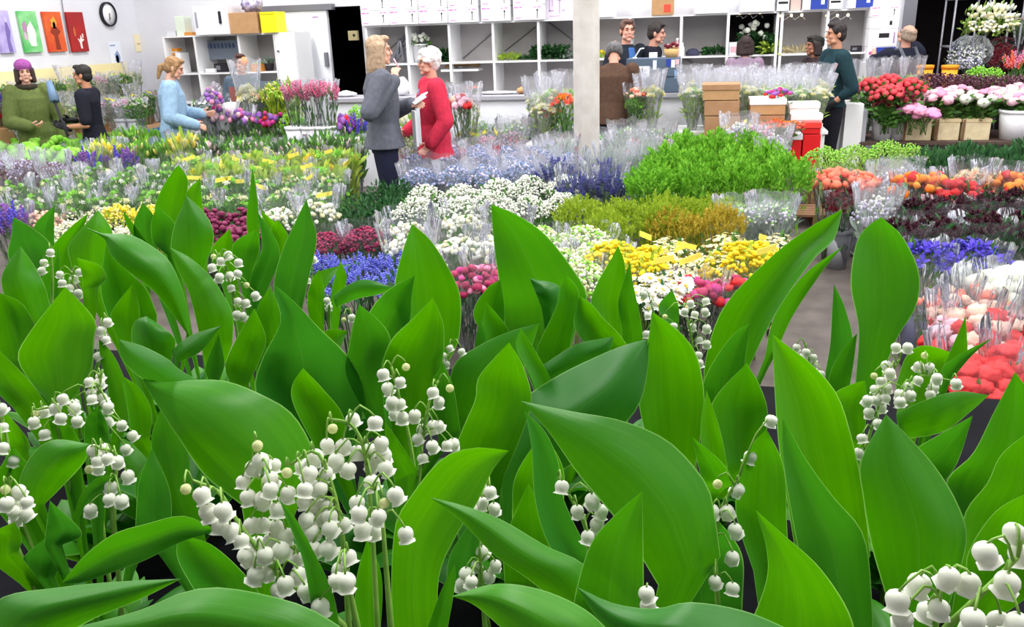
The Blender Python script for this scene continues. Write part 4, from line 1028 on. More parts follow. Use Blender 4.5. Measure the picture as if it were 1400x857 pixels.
# papers and bits in the corner bays
sg = thing('notice_board', 'grey sign with row of dark blue marks inside corner shelving', 'sign', (at_y(298, 70, YU + .2).x, YU + .3, 1.50))
MB().span((-.27, 0, 0), (.27, .02, .26)).build('board', mat('sign_grey', (126, 136, 150), .6), sg, False)
mk = MB()
for i in range(8): mk.span((-.24 + i * .06, -.004, .15), (-.24 + i * .06 + .035, 0, .22)); mk.span((-.23 + i * .06, -.005, .17), (-.24 + i * .06 + .045, 0, .19))
mk.build('lettering', mat('sign_blue', (70, 84, 118), .6), sg, False)
def bx(name, label, cat, px, py, Y, dims, m, z=None, group=None, bevel=.004):
    p = at_y(px, py, Y); z = p.z if z is None else z
    t = thing(name, label, cat, (p.x, Y, z), 0, group)
    MB().span((-dims[0] / 2, -dims[1] / 2, 0), (dims[0] / 2, dims[1] / 2, dims[2])).build('body', m, t, False, bevel=bevel)
    return t
t = bx('binder', 'black ring binder on corner shelving behind denim shirt woman', 'binder', 243, 95, YU + .2, (.12, .25, .24), INKK, 1.332)
MB().span((-.03, -.128, .08), (.03, -.124, .2)).build('spine_label', CARTW, t, False)
t = bx('folder', 'white and black patterned folder leaning beside binder', 'folder', 252, 95, YU + .15, (.08, .22, .28), MELA, 1.332)
MB().span((-.02, -.114, .1), (.02, -.11, .2)).build('spine_label', INKK, t, False)
t = bx('parcel', 'orange wrapped parcel above black binder', 'parcel', 243, 84, YU + .2, (.12, .12, .1), mat('orange_plastic', (226, 150, 50), .5), 1.575)
MB().span((-.062, -.064, .04), (.062, .062, .055)).build('tape', MELA, t, False)
t = bx('desk_radio', 'dark desk radio beneath grey sign in corner shelving', 'radio', 306, 98, YU + .2, (.2, .15, .12), INKK, 1.332)
MB().span((-.07, -.08, .03), (.0, -.075, .09)).build('speaker_grille', STEEL, t, False)
t = bx('card_box', 'small white card box in front of grey sign', 'box', 290, 98, YU + .12, (.14, .1, .05), MELA, 1.332)
MB().span((-.072, -.052, .035), (.072, .052, .052)).build('lid', CARTW, t, False)
t = bx('pot_plant', 'small dark potted plant in right bay of corner shelving', 'plant', 369, 95, YU + .2, (.001, .001, .001), INKK, 1.332)
MB().lathe([(.05, 0), (.07, .1), (.06, .1)], 14, closed=True).build('pot', INKK, t)
lf = MB(); r_ = random.Random(4)
for i in range(50): leafq(lf, Vector((0, 0, .09)), Vector((r_.uniform(-1, 1), r_.uniform(-1, 1), 1.2)), .14, .03, r_)
lf.build('foliage', G_GREY, t)
t = bx('wooden_crate', 'small orange wooden crate beside dark potted plant', 'crate', 355, 95, YU + .15, (.16, .2, .1), mat('orange_wood', (206, 140, 66), .6), 1.332)
MB().span((-.06, -.08, .09), (.06, .08, .115)).build('contents', G_YG, t, False)
# cold room door and cupboard
CDOOR = mat('cold_door', (234, 236, 242), .4)
x0, x1 = at_y(336, 60, 11.6).x, at_y(443, 60, 11.6).x
dr = thing('cold_room_door', 'tall white sliding cold room door beside dark doorway', 'door', ((x0 + x1) / 2, 11.78, 0)); hw = (x1 - x0) / 2
MB().span((-hw, 0, 0), (hw, .08, 2.12)).build('door_panel', CDOOR, dr, False, bevel=.01)
MB().span((hw - .08, -.05, 1.35), (hw - .03, 0, 1.55)).build('handle', STEEL, dr, False, bevel=.006)
MB().span((-hw - .2, -.03, 2.12), (hw + .1, .09, 2.2)).build('track', STEEL, dr, False)
MB().span((hw - .22, -.006, 2.02), (hw - .13, 0, 2.04)).build('badge', INKV, dr, False)
a, b = at_y(377, 80, YU).x + .02, at_y(406, 80, YU).x
cb = thing('cupboard', 'narrow white cupboard with small knob next to corner shelving', 'cupboard', ((a + b) / 2, YU, 0)); hw = (b - a) / 2
MB().span((-hw, 0, 0), (hw, .5, 1.84)).build('body', MELA, cb, False)
cd = MB().span((-hw + .01, -.02, .1), (hw - .01, 0, 1.82)).build('door', CDOOR, cb, False, bevel=.004)
MB().lathe([(.0, -.03), (.014, -.028), (.014, -.01), (.006, 0)], 12, mat=Matrix.Translation((-hw + .05, -.02, 1.6)) @ Matrix.Rotation(pi / 2, 4, 'X').inverted()).build('knob', STEEL, cd)
t = bx('power_box', 'pale yellow switch box with black dot in dark doorway', 'switch box', 489, 55, YB - .1, (.14, .06, .13), mat('old_cream', (176, 164, 122), .6))
t.location.x = D1b - .1
MB().lathe([(.018, 0), (.018, .012), (0, .014)], 12, mat=Matrix.Translation((.02, -.03, .07)) @ Matrix.Rotation(pi / 2, 4, 'X')).build('button', INKK, t)
# wall clock, paintings, posters on the left wall
RZL = Matrix.Rotation(radians(90), 4, 'Z')
def on_left(name, label, cat, px, py):
    p = at_x(px, py, XL + .01); return thing(name, label, cat, (p.x, p.y, p.z), radians(90))   # local -y faces +x
ck = on_left('wall_clock', 'round white wall clock with black rim on left wall', 'clock', 146.5, 19.5)
cr_ = .165
RX = Matrix.Rotation(pi / 2, 4, 'X')
MB().lathe([(cr_ * .9, 0), (cr_, 0), (cr_, .04), (cr_ * .9, .045), (cr_ * .88, .02)], 40, mat=RX).build('rim', INKK, ck)
MB().lathe([(cr_ * .92, .005), (cr_ * .92, .02), (0, .02)], 40, mat=RX).build('dial', CARTW, ck)
hb = MB(); hb.box((.012, -.026, -.035), (.01, .004, .1), 0, Matrix.Rotation(.2, 3, 'Y')); hb.build('minute_hand', INKK, ck, False)
hb = MB(); hb.box((.018, -.023, -.03), (.012, .004, .07), 0, Matrix.Rotation(-.3, 3, 'Y')); hb.build('hour_hand', mat('gold_hand', (196, 170, 110), .5), ck, False)
def painting(label, p0, p1, base, base2, shapes):
    (xa, ya), (xb, yb_) = p0, p1
    A = at_x(xa, ya, XL + .01); B = at_x(xb, yb_, XL + .01)
    wd, ht = abs(B.y - A.y), abs(A.z - B.z)
    t = thing('painting', label, 'painting', (XL + .005, (A.y + B.y) / 2, min(A.z, B.z)), radians(90))
    m = mat('paint_' + label.split()[0] + label.split()[-1] + str(xa), base, .6, base2, 5)
    MB().span((-wd / 2, -.035, 0), (wd / 2, 0, ht)).build('canvas', m, t, False, bevel=.003)
    for nm, col, pts in shapes:
        mb = MB(); v = [((x - .5) * wd, -.038, z * ht) for x, z in pts]
        v2 = [(x, -.0345, z) for x, y, z in v]; n = len(v)
        mb.add(v + v2, [tuple(range(n))] + [(i, n + i, n + (i + 1) % n, (i + 1) % n) for i in range(n)])
        mb.build(nm, mat('dab_' + str(col), col, .6), t, False)
    return t
def blob2(cx, cz, rx, rz, n=14, k=.15): return [(cx + rx * cos(2 * pi * i / n) * (1 + k * sin(3.3 * i)), cz + rz * sin(2 * pi * i / n) * (1 + k * cos(2.1 * i))) for i in range(n)]
painting('lilac painting with pale standing figure, cut by frame edge', (-12, 14), (20, 72), (160, 144, 206), (196, 186, 226), [('painted_figure', (120, 104, 170), [(.5, .02), (.8, .02), (.72, .3), (.86, .5), (.72, .72), (.6, .72), (.52, .45)]), ('painted_head', (206, 190, 220), blob2(.68, .78, .08, .06))])
painting('green painting with white glow and pink blossoms at its edge', (21, 15), (57, 71), (70, 176, 88), (150, 214, 150), [('painted_glow', (224, 244, 222), blob2(.52, .42, .24, .3)), ('painted_blossom', (186, 130, 170), blob2(.2, .62, .13, .13)), ('painted_blossom', (214, 170, 200), blob2(.16, .4, .09, .1))])
painting('red orange painting with golden crowned shape, third of four', (55, 16), (90, 70), (206, 66, 36), (222, 104, 50), [('painted_figure', (140, 50, 28), [(.38, .05), (.66, .05), (.6, .4), (.8, .5), (.6, .62), (.4, .62), (.22, .5), (.42, .4)]), ('painted_crown', (216, 160, 60), blob2(.5, .72, .17, .14, k=.25)), ('painted_face', (160, 90, 50), blob2(.5, .66, .08, .09))])
painting('dark red painting with white lily blooms, fourth of four', (87, 16.5), (120, 70), (176, 40, 34), (150, 34, 40), [('painted_lily', (240, 226, 222), [(.52, .08), (.62, .08), (.62, .24), (.8, .3), (.66, .34), (.62, .42), (.54, .3), (.4, .34), (.5, .24)]), ('painted_lily', (226, 196, 190), blob2(.74, .4, .05, .06)), ('painted_leaf', (196, 110, 60), blob2(.3, .5, .05, .12))])
def sheet(name, label, px0, py0, px1, py1, m, deco):
    A = at_x(px0, py0, XL + .004); B = at_x(px1, py1, XL + .004); wd = abs(B.y - A.y); ht = abs(A.z - B.z)
    t = thing(name, label, 'poster', (XL + .003, (A.y + B.y) / 2, min(A.z, B.z)), radians(90))
    MB().span((-wd / 2, -.004, 0), (wd / 2, 0, ht)).build('paper', m, t, False)
    for nm, mm, pts in deco:
        mb = MB(); v = [((x - .5) * wd, -.006, z * ht) for x, z in pts]; n = len(v); v2 = [(x, -.004, z) for x, y, z in v]
        mb.add(v + v2, [tuple(range(n))] + [(i, n + i, n + (i + 1) % n, (i + 1) % n) for i in range(n)]); mb.build(nm, mm, t, False)
PAPW = mat('paper_white', (228, 232, 242), .8); SKETCH = mat('sketch_blue', (140, 158, 196), .8)
sheet('poster', 'white poster with blue drawn head on left wall', 147, 57, 171, 100, PAPW, [('drawn_head', SKETCH, blob2(.6, .5, .22, .2)), ('drawn_face', PAPW, blob2(.56, .46, .13, .13)), ('printed_lettering', SKETCH, [(.1, .86), (.55, .86), (.55, .9), (.1, .9)])])
sheet('certificate', 'small cream certificate sheet pinned on left wall', 182, 47, 200, 70, mat('cream_paper', (238, 226, 190), .8), [('printed_lettering', mat('tan_ink', (206, 190, 150), .8), [(.2, .4), (.8, .4), (.8, .5), (.2, .5)])])
# conduit cable between the paintings
cbm = MB(); q0 = at_x(83, -10, XL + .02); q1 = at_x(93, 60, XL + .02); q2 = at_x(96, 73, XL + .02)
cbm.tube([q0, q1, q2], .006, 6); tag(cbm.build('hanging_cable', STEEL), 'thin grey cable hanging down between the red paintings', 'cable')
# ------------------------------------------------------------------ counter, kiosk
ct = thing('counter', 'long low white counter with grey top in front of cubby shelving', 'counter', (-2.2, 9.75, 0))
ca, cbx = at_y(446, 136, 9.7).x, at_y(1000, 122, 9.7).x
MB().span((ca + 2.2, 0, 0), (cbx + 2.2, .42, 1.02)).build('front_panel', mat('counter_white', (236, 236, 244), .5), ct, False)
MB().span((ca + 2.18, -.05, 1.02), (cbx + 2.22, .46, 1.07)).build('worktop', mat('counter_grey', (170, 168, 178), .45), ct, False, bevel=.006)
BLUEG = mat('blue_grey_panel', (88, 104, 124), .6)
ka, kb = at_y(856, 100, 9.7).x, at_y(929, 100, 9.7).x
kz0, kz1 = 1.075, at_y(890, 80, 9.7).z
ki = thing('kiosk_screen', 'blue grey counter screen with stickers and price sheet', 'screen', ((ka + kb) / 2, 9.72, kz0)); hw = (kb - ka) / 2
MB().span((-hw, 0, 0), (hw, .3, kz1 - kz0)).build('panel', BLUEG, ki, False, bevel=.005)
MB().span((-hw, -.01, .17), (hw, .0, .175)).build('ledge', mat('panel_seam', (66, 80, 100), .6), ki, False)
def stick(x, z, w_, h_, m, nm='sticker'): MB().span((x - w_ / 2, -.006, z - h_ / 2), (x + w_ / 2, 0, z + h_ / 2)).build(nm, m, ki, False)
hz = kz1 - kz0
stick(-.12, hz - .14, .17, .12, PAPW, 'price_sheet'); stick(.17, hz - .05, .05, .08, INKB); stick(.22, hz - .06, .045, .08, PAPW); stick(.26, hz - .06, .045, .09, mat('sticker_pink', (226, 180, 190), .6)); stick(.26, hz - .17, .05, .09, mat('sticker_sky', (140, 176, 220), .6)); stick(.02, hz - .07, .04, .1, PAPW)
t = bx('card_holder', 'small white card holder standing on blue grey screen', 'card holder', 893, 80, 9.8, (.09, .03, .06), MELA, kz1)
MB().span((-.03, -.017, .01), (.03, -.0155, .05)).build('card', PAPW, t, False)
t = bx('desk_lamp', 'thin white bent lamp arm on blue grey screen', 'lamp', 868, 80, 9.85, (.05, .05, .01), MELA, kz1)
MB().tube([(0, 0, .01), (.06, 0, .1), (.1, 0, .105)], .008, 6).build('arm', MELA, t)
bk = at_y(918, 80, 9.9)
t = thing('gift_basket', 'straw basket of small flowers on blue grey screen', 'basket', (bk.x, 9.86, kz1))
MB().lathe([(.06, 0), (.085, .09), (.075, .09), (.055, .01)], 18, closed=True).build('basket', mat('straw', (198, 164, 110), .8), t)
fm = MB(); r_ = random.Random(8)
for i in range(14): bloom(fm, Vector((r_.uniform(-.07, .07), r_.uniform(-.05, .05), .1 + r_.uniform(0, .05))), Vector((0, 0, 1)), .025, r_, r_.randrange(3))
fm.build('blossom', [PEACH, DRED, PALEP], t)
def bottle(label, px, Y, z, h, m):
    t = thing('bottle', label, 'bottle', (at_y(px, 75, Y).x, Y, z))
    MB().lathe([(.0, 0), (.022, 0), (.024, .01), (.024, h * .6), (.01, h * .78), (.01, h * .9)], 14).build('body', m, t)
    MB().lathe([(.012, h * .9), (.012, h), (0, h)], 12).build('cap', MELA, t)
bottle('pink topped bottle at end of blue grey screen', 925.5, 9.9, kz1, .2, mat('pink_bottle', (226, 170, 180), .3))
bottle('clear white bottle on shelf right of the kiosk', 933, YU + .1, 1.392, .16, MELA)
# stuff on the counter worktop
for lab, px, w_, h_, m in (('white folded plastic sheet on counter left of column', 680, .5, .035, MELA), ('crumpled brown paper on counter left of column', 712, .12, .07, KRAFT), ('white cloth heap on counter beside grey dressed woman', 470, .3, .06, CARTW), ('round white bundle on counter behind grey dressed woman', 548, .2, .19, CARTW)):
    p = at_y(px, 128, 9.9)
    t = thing('paper_wrap', lab, 'wrapping', (p.x, 9.95, 1.072)); mb = MB(); r_ = random.Random(px)
    off = r_.uniform(0, 30)
    vs = [Vector((v.x * w_ / 2, v.y * .1, max(-.0, (v.z * .5 + .5) * h_ * (1 + .4 * noise.noise(v * 2 + Vector((off, 0, 0))))))) for v in IC3_V]
    mb.add([tuple(v) for v in vs], IC3_F); mb.build('sheet', m, t)
# ------------------------------------------------------------------ plants and things in the cubbies
def cubby_plant(label, px, w_, h_, fol, n, leaf, z=1.392, Y=YU + .22, pot=None, bl=None, cat='plant', seed=1):
    p = at_y(px, 75, Y); r_ = random.Random(seed + int(px))
    t = thing('cut_foliage' if pot is None else 'potted_plant', label, cat, (p.x, Y, z)); z0 = 0
    if pot:
        MB().lathe([(0, 0), (pot[0] * .75, 0), (pot[0], pot[1]), (pot[0] * 1.08, pot[1]), (pot[0] * 1.08, pot[1] + .02), (pot[0] * .9, pot[1] + .02), (pot[0] * .85, pot[1] - .02), (0, pot[1] - .02)], 22).build('pot', pot[2], t); z0 = pot[1] - .02
    mb = MB()
    for i in range(n):
        x = r_.uniform(-1, 1); y = r_.uniform(-1, 1)
        leafq(mb, Vector((x * w_ * .42, y * .09, z0 + r_.random() * h_ * .55)), Vector((x * .8, y - .4, r_.uniform(.1, 1.2))), leaf[0] * r_.uniform(.7, 1.2), leaf[1], r_)
    mb.build('foliage', fol, t)
    if bl:
        mb = MB()
        for i in range(bl[1]): bloom(mb, Vector((r_.uniform(-.5, .5) * w_, r_.uniform(-.1, .1), z0 + h_ * r_.uniform(.5, 1.0))), Vector((0, -1, .4)), bl[2], r_)
        mb.build('blossom', bl[0], t)
    return t
cubby_plant('white flowering plant in white bucket inside cubby above white haired woman', 575, .3, .16, G_MID, 40, (.09, .015), pot=(.11, .22, CARTW), bl=(WHITE, 16, .03))
cubby_plant('trailing dark green plant hanging down behind white haired woman', 604, .3, .22, G_DARK, 240, (.1, .03), z=1.392)
cubby_plant('yellow green cut foliage on shelf', 697, .26, .1, G_YG, 120, (.09, .014), seed=2)
cubby_plant('dark low cut foliage beside yellow green foliage', 722, .2, .07, G_DARK, 90, (.07, .012))
cubby_plant('large dark green foliage heap left of the column', 752, .5, .24, G_DARK, 320, (.11, .02))
cubby_plant('grey green foliage touching the column', 778, .2, .14, G_GREY, 110, (.09, .018))
cubby_plant('small yellow flowers on shelf right of the column', 826, .2, .08, G_YG, 60, (.06, .012), bl=(YELLOW, 8, .025))
cubby_plant('dark green cut foliage on shelf left of plant cooler', 980, .34, .12, G_DARK, 200, (.09, .016))
cubby_plant('dark fern and white flowers in the plant cooler', 1034, .44, .38, G_DARK, 380, (.13, .02), bl=(WHITE, 14, .035))
cubby_plant('pale yellow lily stalk in the plant cooler', 1052, .16, .22, G_YG, 60, (.12, .016), Y=YU + .1)
cubby_plant('straw coloured dry bundle on shelf beside black beret', 1092, .36, .06, mat('dry_straw', (196, 182, 140), .8, (210, 198, 160), island=True), 140, (.12, .008))
t = bx('dark_bundle', 'small dark round bundle on shelf right of kiosk', 'bundle', 947, 75, YU + .15, (.001, .001, .001), INKK, 1.392)
MB().lathe([(0, .09), (.05, .08), (.09, .04), (.08, 0), (0, 0)], 20).build('bundle_body', mat('dark_blue_cloth', (60, 62, 84), .8), t)
t = bx('packet', 'white printed packet inside the plant cooler', 'packet', 1003, 75, YU + .06, (.12, .06, .15), PAPW, 1.392)
MB().span((-.04, -.033, .03), (.04, -.03, .1)).build('printed_lettering', mat('sticker_pink', (226, 180, 190), .6), t, False)
t = bx('small_radio', 'small dark box on shelf behind dark green sweater man', 'box', 1170, 72, YU + .1, (.12, .1, .07), INKK, 1.392)
MB().span((-.05, -.053, .02), (0, -.05, .05)).build('front_plate', STEEL, t, False)
t = bx('black_speaker', 'small black loudspeaker on shelf beside two men', 'speaker', 922, 60, YU + .05, (.07, .1, .14), INKK, 1.392)
MB().lathe([(.026, 0), (.026, .008), (0, .004)], 14, mat=Matrix.Translation((0, -.05, .07)) @ Matrix.Rotation(pi / 2, 4, 'X')).build('speaker_cone', STEEL, t)
# rolls and cuttings in lower bays
for i, (lab, px, dx) in enumerate((('bundle of grey paper rolls leaning in bay behind grey dressed woman', 545, 0), ('pile of cut branches on shelf behind white haired woman', 632, 0))):
    p = at_y(px, 85, YU + .2); t = thing('paper_roll_bundle' if i == 0 else 'branch_bundle', lab, 'bundle', (p.x, YU + .2, 1.392 if i == 0 else 1.3)); r_ = random.Random(i)
    for k in range(6):
        mb = MB()
        if i == 0: mb.tube([(r_.uniform(-.15, .1), r_.uniform(-.1, .1), .02), (r_.uniform(-.05, .2), r_.uniform(-.1, .15), r_.uniform(.2, .38))], .025, 10)
        else: mb.tube([(-.22, -.1 + .03 * k, r_.uniform(.02, .06)), (0, -.1 + .03 * k, r_.uniform(.04, .08)), (.24, -.1 + .03 * k, r_.uniform(.02, .06))], .014, 7)
        mb.build('roll' if i == 0 else 'branch', STEEL if i == 0 else mat('bark', (164, 132, 92), .8), t)
    if i: MB().span((-.26, -.16, -.03), (.26, .1, 0)).build('tray', MELA, t, False)
LAMP_GLARE = mat('warm_reflection', (255, 236, 190), .4, emit=3.0)  # glowing dots added in place of lamp reflections in glass, no real bulbs
for lab, px, py in (('warm glowing dots for lamp reflections at top of plant cooler', 1025, 22), ('warm glowing dots for lamp reflections in bay next to plant cooler', 1082, 24), ('warm glowing dots for lamp reflections above dark green sweater man', 1145, 24)):
    p = at_y(px, py, YU + .06); t = thing('lamp_reflection_glow', lab, 'lights', (p.x, YU + .08, p.z)); r_ = random.Random(px)
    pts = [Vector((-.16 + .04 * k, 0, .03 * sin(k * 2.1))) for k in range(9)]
    MB().tube([Vector((0, 0, 1.865 - p.z))] + pts, .003, 5).build('wire', MELA, t)  # strand made up to carry the reflection dots
    for k in pts[1::3]: MB().lathe([(0, .018), (.014, .01), (.016, 0), (.01, -.016), (0, -.02)], 10, mat=Matrix.Translation(k)).build('reflection_dot', LAMP_GLARE, t)
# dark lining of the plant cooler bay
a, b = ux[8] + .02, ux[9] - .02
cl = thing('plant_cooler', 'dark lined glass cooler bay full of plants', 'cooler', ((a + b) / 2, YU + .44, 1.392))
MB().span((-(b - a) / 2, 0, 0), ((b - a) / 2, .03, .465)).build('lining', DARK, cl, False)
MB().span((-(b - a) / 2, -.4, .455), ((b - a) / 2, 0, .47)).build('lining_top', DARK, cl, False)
# ------------------------------------------------------------------ tables and stock along the back
WOODT = mat('table_wood', (150, 112, 84), .7, (126, 92, 70), 8)
def table(label, x0, x1, y0, y1, z, m, name='display_table'):
    t = thing(name, label, 'table', ((x0 + x1) / 2, (y0 + y1) / 2, 0)); hx, hy = (x1 - x0) / 2, (y1 - y0) / 2
    MB().span((-hx, -hy, z - .035), (hx, hy, z)).build('tabletop', m, t, False, bevel=.004)
    for sx in (-1, 1):
        for sy in (-1, 1): MB().span((sx * (hx - .05) - .025, sy * (hy - .05) - .025, 0), (sx * (hx - .05) + .025, sy * (hy - .05) + .025, z - .035)).build('leg', m, t, False)
    return t
BUCKW = mat('white_bucket', (232, 232, 238), .4); BUCKG = mat('grey_bucket', (170, 172, 180), .45); BUCKB = mat('slate_bucket', (92, 92, 116), .5)
def bucket(label, x, y, z, r=.13, h=.3, m=BUCKW, group=None):
    t = thing('bucket', label, 'bucket', (x, y, z), 0, group)
    MB().lathe([(0, 0), (r * .78, 0), (r, h), (r * .96, h), (r * .75, .01), (0, .01)], 26).build('body', m, t)
    MB().lathe([(r, h - .03), (r * 1.06, h - .03), (r * 1.06, h), (r * .98, h + .004)], 26).build('rim', m, t)
    MB().tube([(r * 1.06 * cos(a), r * 1.06 * sin(a) , h - .04 - .1 * sin(a)) for a in [pi * k / 10 for k in range(11)]], .004, 5).build('handle', STEEL, t)
    return t
def stand(kd, label, px, py, Y, base, sc=1.0, group=None, v=None, **k):
    p = at_y(px, py, Y); return bouquet(kd, FB, label, (p.x, Y, base), p.z, base, sc, group, v, **k)
# white wrapped bouquets behind the cartons
XA, XB = at_y(935, 130, 9.25).x, at_y(1128, 130, 9.25).x
table('white table under the white wrapped bouquets', XA - .1, XB + .02, 8.95, 9.55, .74, MELA)
for ri, (Y, py, n) in enumerate(((9.38, 112, 9), (9.12, 119, 8))):
    for i in range(n):
        px = 948 + (1118 - 948) * i / (n - 1)
        stand('yellow_wrap' if (i + ri) % 4 == 0 else 'white_wrap', '%s bouquet in tall clear wrap, %s from left in %s row on white table' % ('yellow' if (i + ri) % 4 == 0 else 'white', ORD[i], ('back', 'front')[ri]), px, py + rb.uniform(-3, 3), Y, .742, 1.0, 'tall wrapped bouquets on the white table')
# cartons before them
FT = table('low brown stand under cartons, white and red boxes', at_y(955, 150, 8.7).x, at_y(1126, 150, 8.7).x, 8.48, 8.92, .46, WOODT, 'low_stand')
def stack(label, px0, px1, py0, py1, m, dep=.34, Y=8.55, name='carton', prints='', lid=None, z0=None, group=None):
    t = carton(label, px0, px1, py0, py1, Y, dep, m, prints, name, z0=z0, group=group)
    if lid:
        w_ = at_y(px1, 150, Y).x - at_y(px0, 150, Y).x; h_ = at_y((px0 + px1) / 2, py0, Y).z - t.location.z
        MB().span((-w_ / 2 - .008, -.008, h_ - .05), (w_ / 2 + .008, dep + .008, h_ + .004)).build('lid', lid, t, False, bevel=.004)
    return t
KR2 = mat('kraft_carton2', (172, 132, 98), .8, (160, 120, 88), 12)
stack('plain brown carton, upper of two stacked in front of white bouquets', 961, 1011, 116, 137, KRAFT, lid=KR2)
stack('plain brown carton, lower of two stacked in front of white bouquets', 963, 1011, 138, 158, KR2)
stack('brown carton base hidden behind silvery bouquets', 963, 1011, 159, 190, KR2, z0=.462)
stack('brown carton with pale lid in middle of low stand', 1026, 1074, 136, 157, KRAFT, lid=CARTW)
stack('lower brown carton in middle of low stand', 1026, 1072, 158, 190, KR2, z0=.462)
WFOAM = mat('white_foam', (240, 240, 240), .8)
stack('white foam box, upper of two above the red boxes', 1080, 1120, 141, 156, WFOAM, lid=WFOAM, Y=8.75, dep=.2)
stack('white foam box, lower of two above the red boxes', 1082, 1124, 157, 168, WFOAM, lid=WFOAM, Y=8.72, dep=.2)
REDB = mat('red_box', (214, 30, 36), .5)
stack('upright red box, upper of right stack beside dark trousers', 1098, 1122, 168, 183, REDB, lid=mat('red_lid', (226, 60, 56), .5), Y=8.6, dep=.26)
stack('upright red box, lower of right stack beside dark trousers', 1098, 1122, 184, 199, REDB, Y=8.6, dep=.26, z0=.462)
stack('red box left of the red box stack', 1072, 1096, 184, 200, REDB, lid=PAPW, Y=8.55, dep=.3, z0=.462)
stack('support box behind the red boxes', 1080, 1124, 169, 195, WFOAM, Y=8.88, dep=.02, z0=.462)
stand('orange_rose', 'orange rose bouquet on top of red box', 1062, 164, 8.5, .66)
stand('orange_rose', 'coral rose bouquet beside the white foam boxes', 1082, 166, 8.5, .66)
stand('red_mix', 'bouquet in red paper wrap on brown carton', 1066, 121, 8.7, .87, .85)
stand('pinktip', 'pinkish wrapped bouquet in front of brown cartons', 1036, 172, 8.3, .2, .9)
stand('silver_wrap', 'silvery wrapped bouquet before the red boxes', 1058, 186, 8.15, .1, 1.0)
stand('silver_wrap', 'silvery wrapped bouquet below lower brown carton', 1010, 170, 8.25, .2, 1.0)
stand('dusty', 'dusky wrapped bouquet before the red boxes', 1056, 204, 7.9, .0, .9)
# bouquets around the column and the brown jacket man
table('white table around the column base', at_y(722, 140, 8.9).x, at_y(782, 140, 8.9).x, 8.7, 9.1, .66, MELA)
for i, (kd, px, py) in enumerate((('white_wrap', 734, 128), ('white_wrap', 752, 124), ('white_wrap', 774, 122), ('orange_rose', 771, 128), ('orange_rose', 752, 146), ('yellow_wrap', 742, 142))):
    stand(kd, '%s bouquet left of the column, %s from left' % ({'white_wrap': 'white wrapped', 'orange_rose': 'orange rose', 'yellow_wrap': 'pale yellow wrapped'}[kd], ORD[i]), px, py, 8.95 - .1 * (i % 2) - (.12 if i > 2 else 0), .662, .9)
table('white table right of brown jacket man', at_y(862, 140, 9.15).x, at_y(902, 140, 9.15).x, 9.0, 9.3, .7, MELA)
for i, (kd, px, py, lab) in enumerate((('white_wrap', 884, 122, 'white wrapped bouquet in front of blue grey screen'), ('peach_wrapped', 868, 122, 'peach wrapped bouquet beside brown jacket man'), ('dill', 871, 132, 'green leafy bouquet beside brown jacket man'), ('yellow_wrap', 893, 118, 'cream wrapped bouquet leaning before blue grey screen'))):
    stand(kd, lab, px, py, 9.15 - .05 * (i % 2), .702, .8)
# right hand peony display
RT = table('dark wooden bench under peony crates', at_y(1170, 180, 10).x, at_y(1420, 180, 10).x + .3, 9.75, 10.75, .52, mat('dark_wood', (84, 66, 60), .7))
WBX = mat('pale_wood', (222, 206, 170), .7, (206, 188, 150), 14)
for i, (a, b) in enumerate(((1236, 1274), (1280, 1312), (1316, 1354))):
    t = carton('pale wooden flower crate, %s from left under peonies' % ORD[i], a, b, 163, 190, 9.85, .3, WBX, '', 'wooden_crate', 'pale wooden crates under the peonies', 'crate', z0=.522)
    hh = at_y((a + b) / 2, 163, 9.85).z - .522; ww = at_y(b, 175, 9.85).x - at_y(a, 175, 9.85).x
    MB().span((-ww / 2 - .006, -.006, hh - .03), (ww / 2 + .006, .306, hh + .002)).build('top_slat', mat('pale_wood2', (206, 186, 146), .7), t, False)
    MB().span((-ww / 2, -.012, 0), (-ww / 2 + .02, 0, hh)).build('corner_post', mat('brown_post', (120, 90, 66), .8), t, False)
for lab, px, r_, h_, m in (('white bucket under red roses, left one', 1207, .12, .3, BUCKW), ('white bucket under red roses, right one', 1229, .11, .28, BUCKW), ('large white bucket at right under pink peonies', 1388, .17, .3, BUCKW)):
    p = at_y(px, 170, 9.95); bucket(lab, p.x, 9.95, .522, r_, h_, m)
p = at_y(1172, 150, 9.6)
t = thing('white_panel', 'white upright cabinet panel beside dark trousers', 'cabinet', (p.x, 9.75, 0)); 
MB().span((-.09, 0, 0), (.09, .5, .92)).build('side_panel', MELA, t, False); MB().span((.09, .04, 0), (.14, .5, .86)).build('grey_edge', BUCKG, t, False)
for i, (px, py, Y) in enumerate(((1192, 108, 10.02), (1216, 103, 10.1), (1246, 108, 10.02), (1218, 118, 9.82))):
    stand('rose_red', 'rose red bouquet above white buckets, %s from left' % ORD[i] if i < 3 else 'rose red bouquet at front of red roses', px, py, Y, .6, .92, 'rose red bouquets')
stand('dark_peony', 'dark red peony bouquet below rose red bouquets, left one', 1212, 136, 9.75, .6, .9); stand('dark_peony', 'dark red peony bouquet below rose red bouquets, right one', 1236, 126, 9.75, .6, .9)
for i, (px, py, Y) in enumerate(((1284, 124, 10.0), (1312, 120, 10.05), (1342, 126, 10.0), (1362, 122, 10.15), (1390, 118, 10.2), (1408, 128, 10.0))):
    stand('peony', 'pale pink and white peony bouquet, %s from left above crates' % ORD[i], px, py, Y, .6, .92, 'pale pink peony bouquets')
for i, (px, py) in enumerate(((1248, 145), (1266, 150))): stand('hydrangea', 'orchid pink hydrangea bouquet above crate, %s one' % ('left', 'right')[i], px, py, 9.68, .6, .9)
for i, px in enumerate((1268, 1294, 1320, 1346, 1372, 1398)): stand('purple_leaf', 'purple brown foliage bouquet behind peonies, %s from left' % ORD[i], px, 101 + .5 * i, 10.45, .6, 1.0, 'purple foliage bouquets')
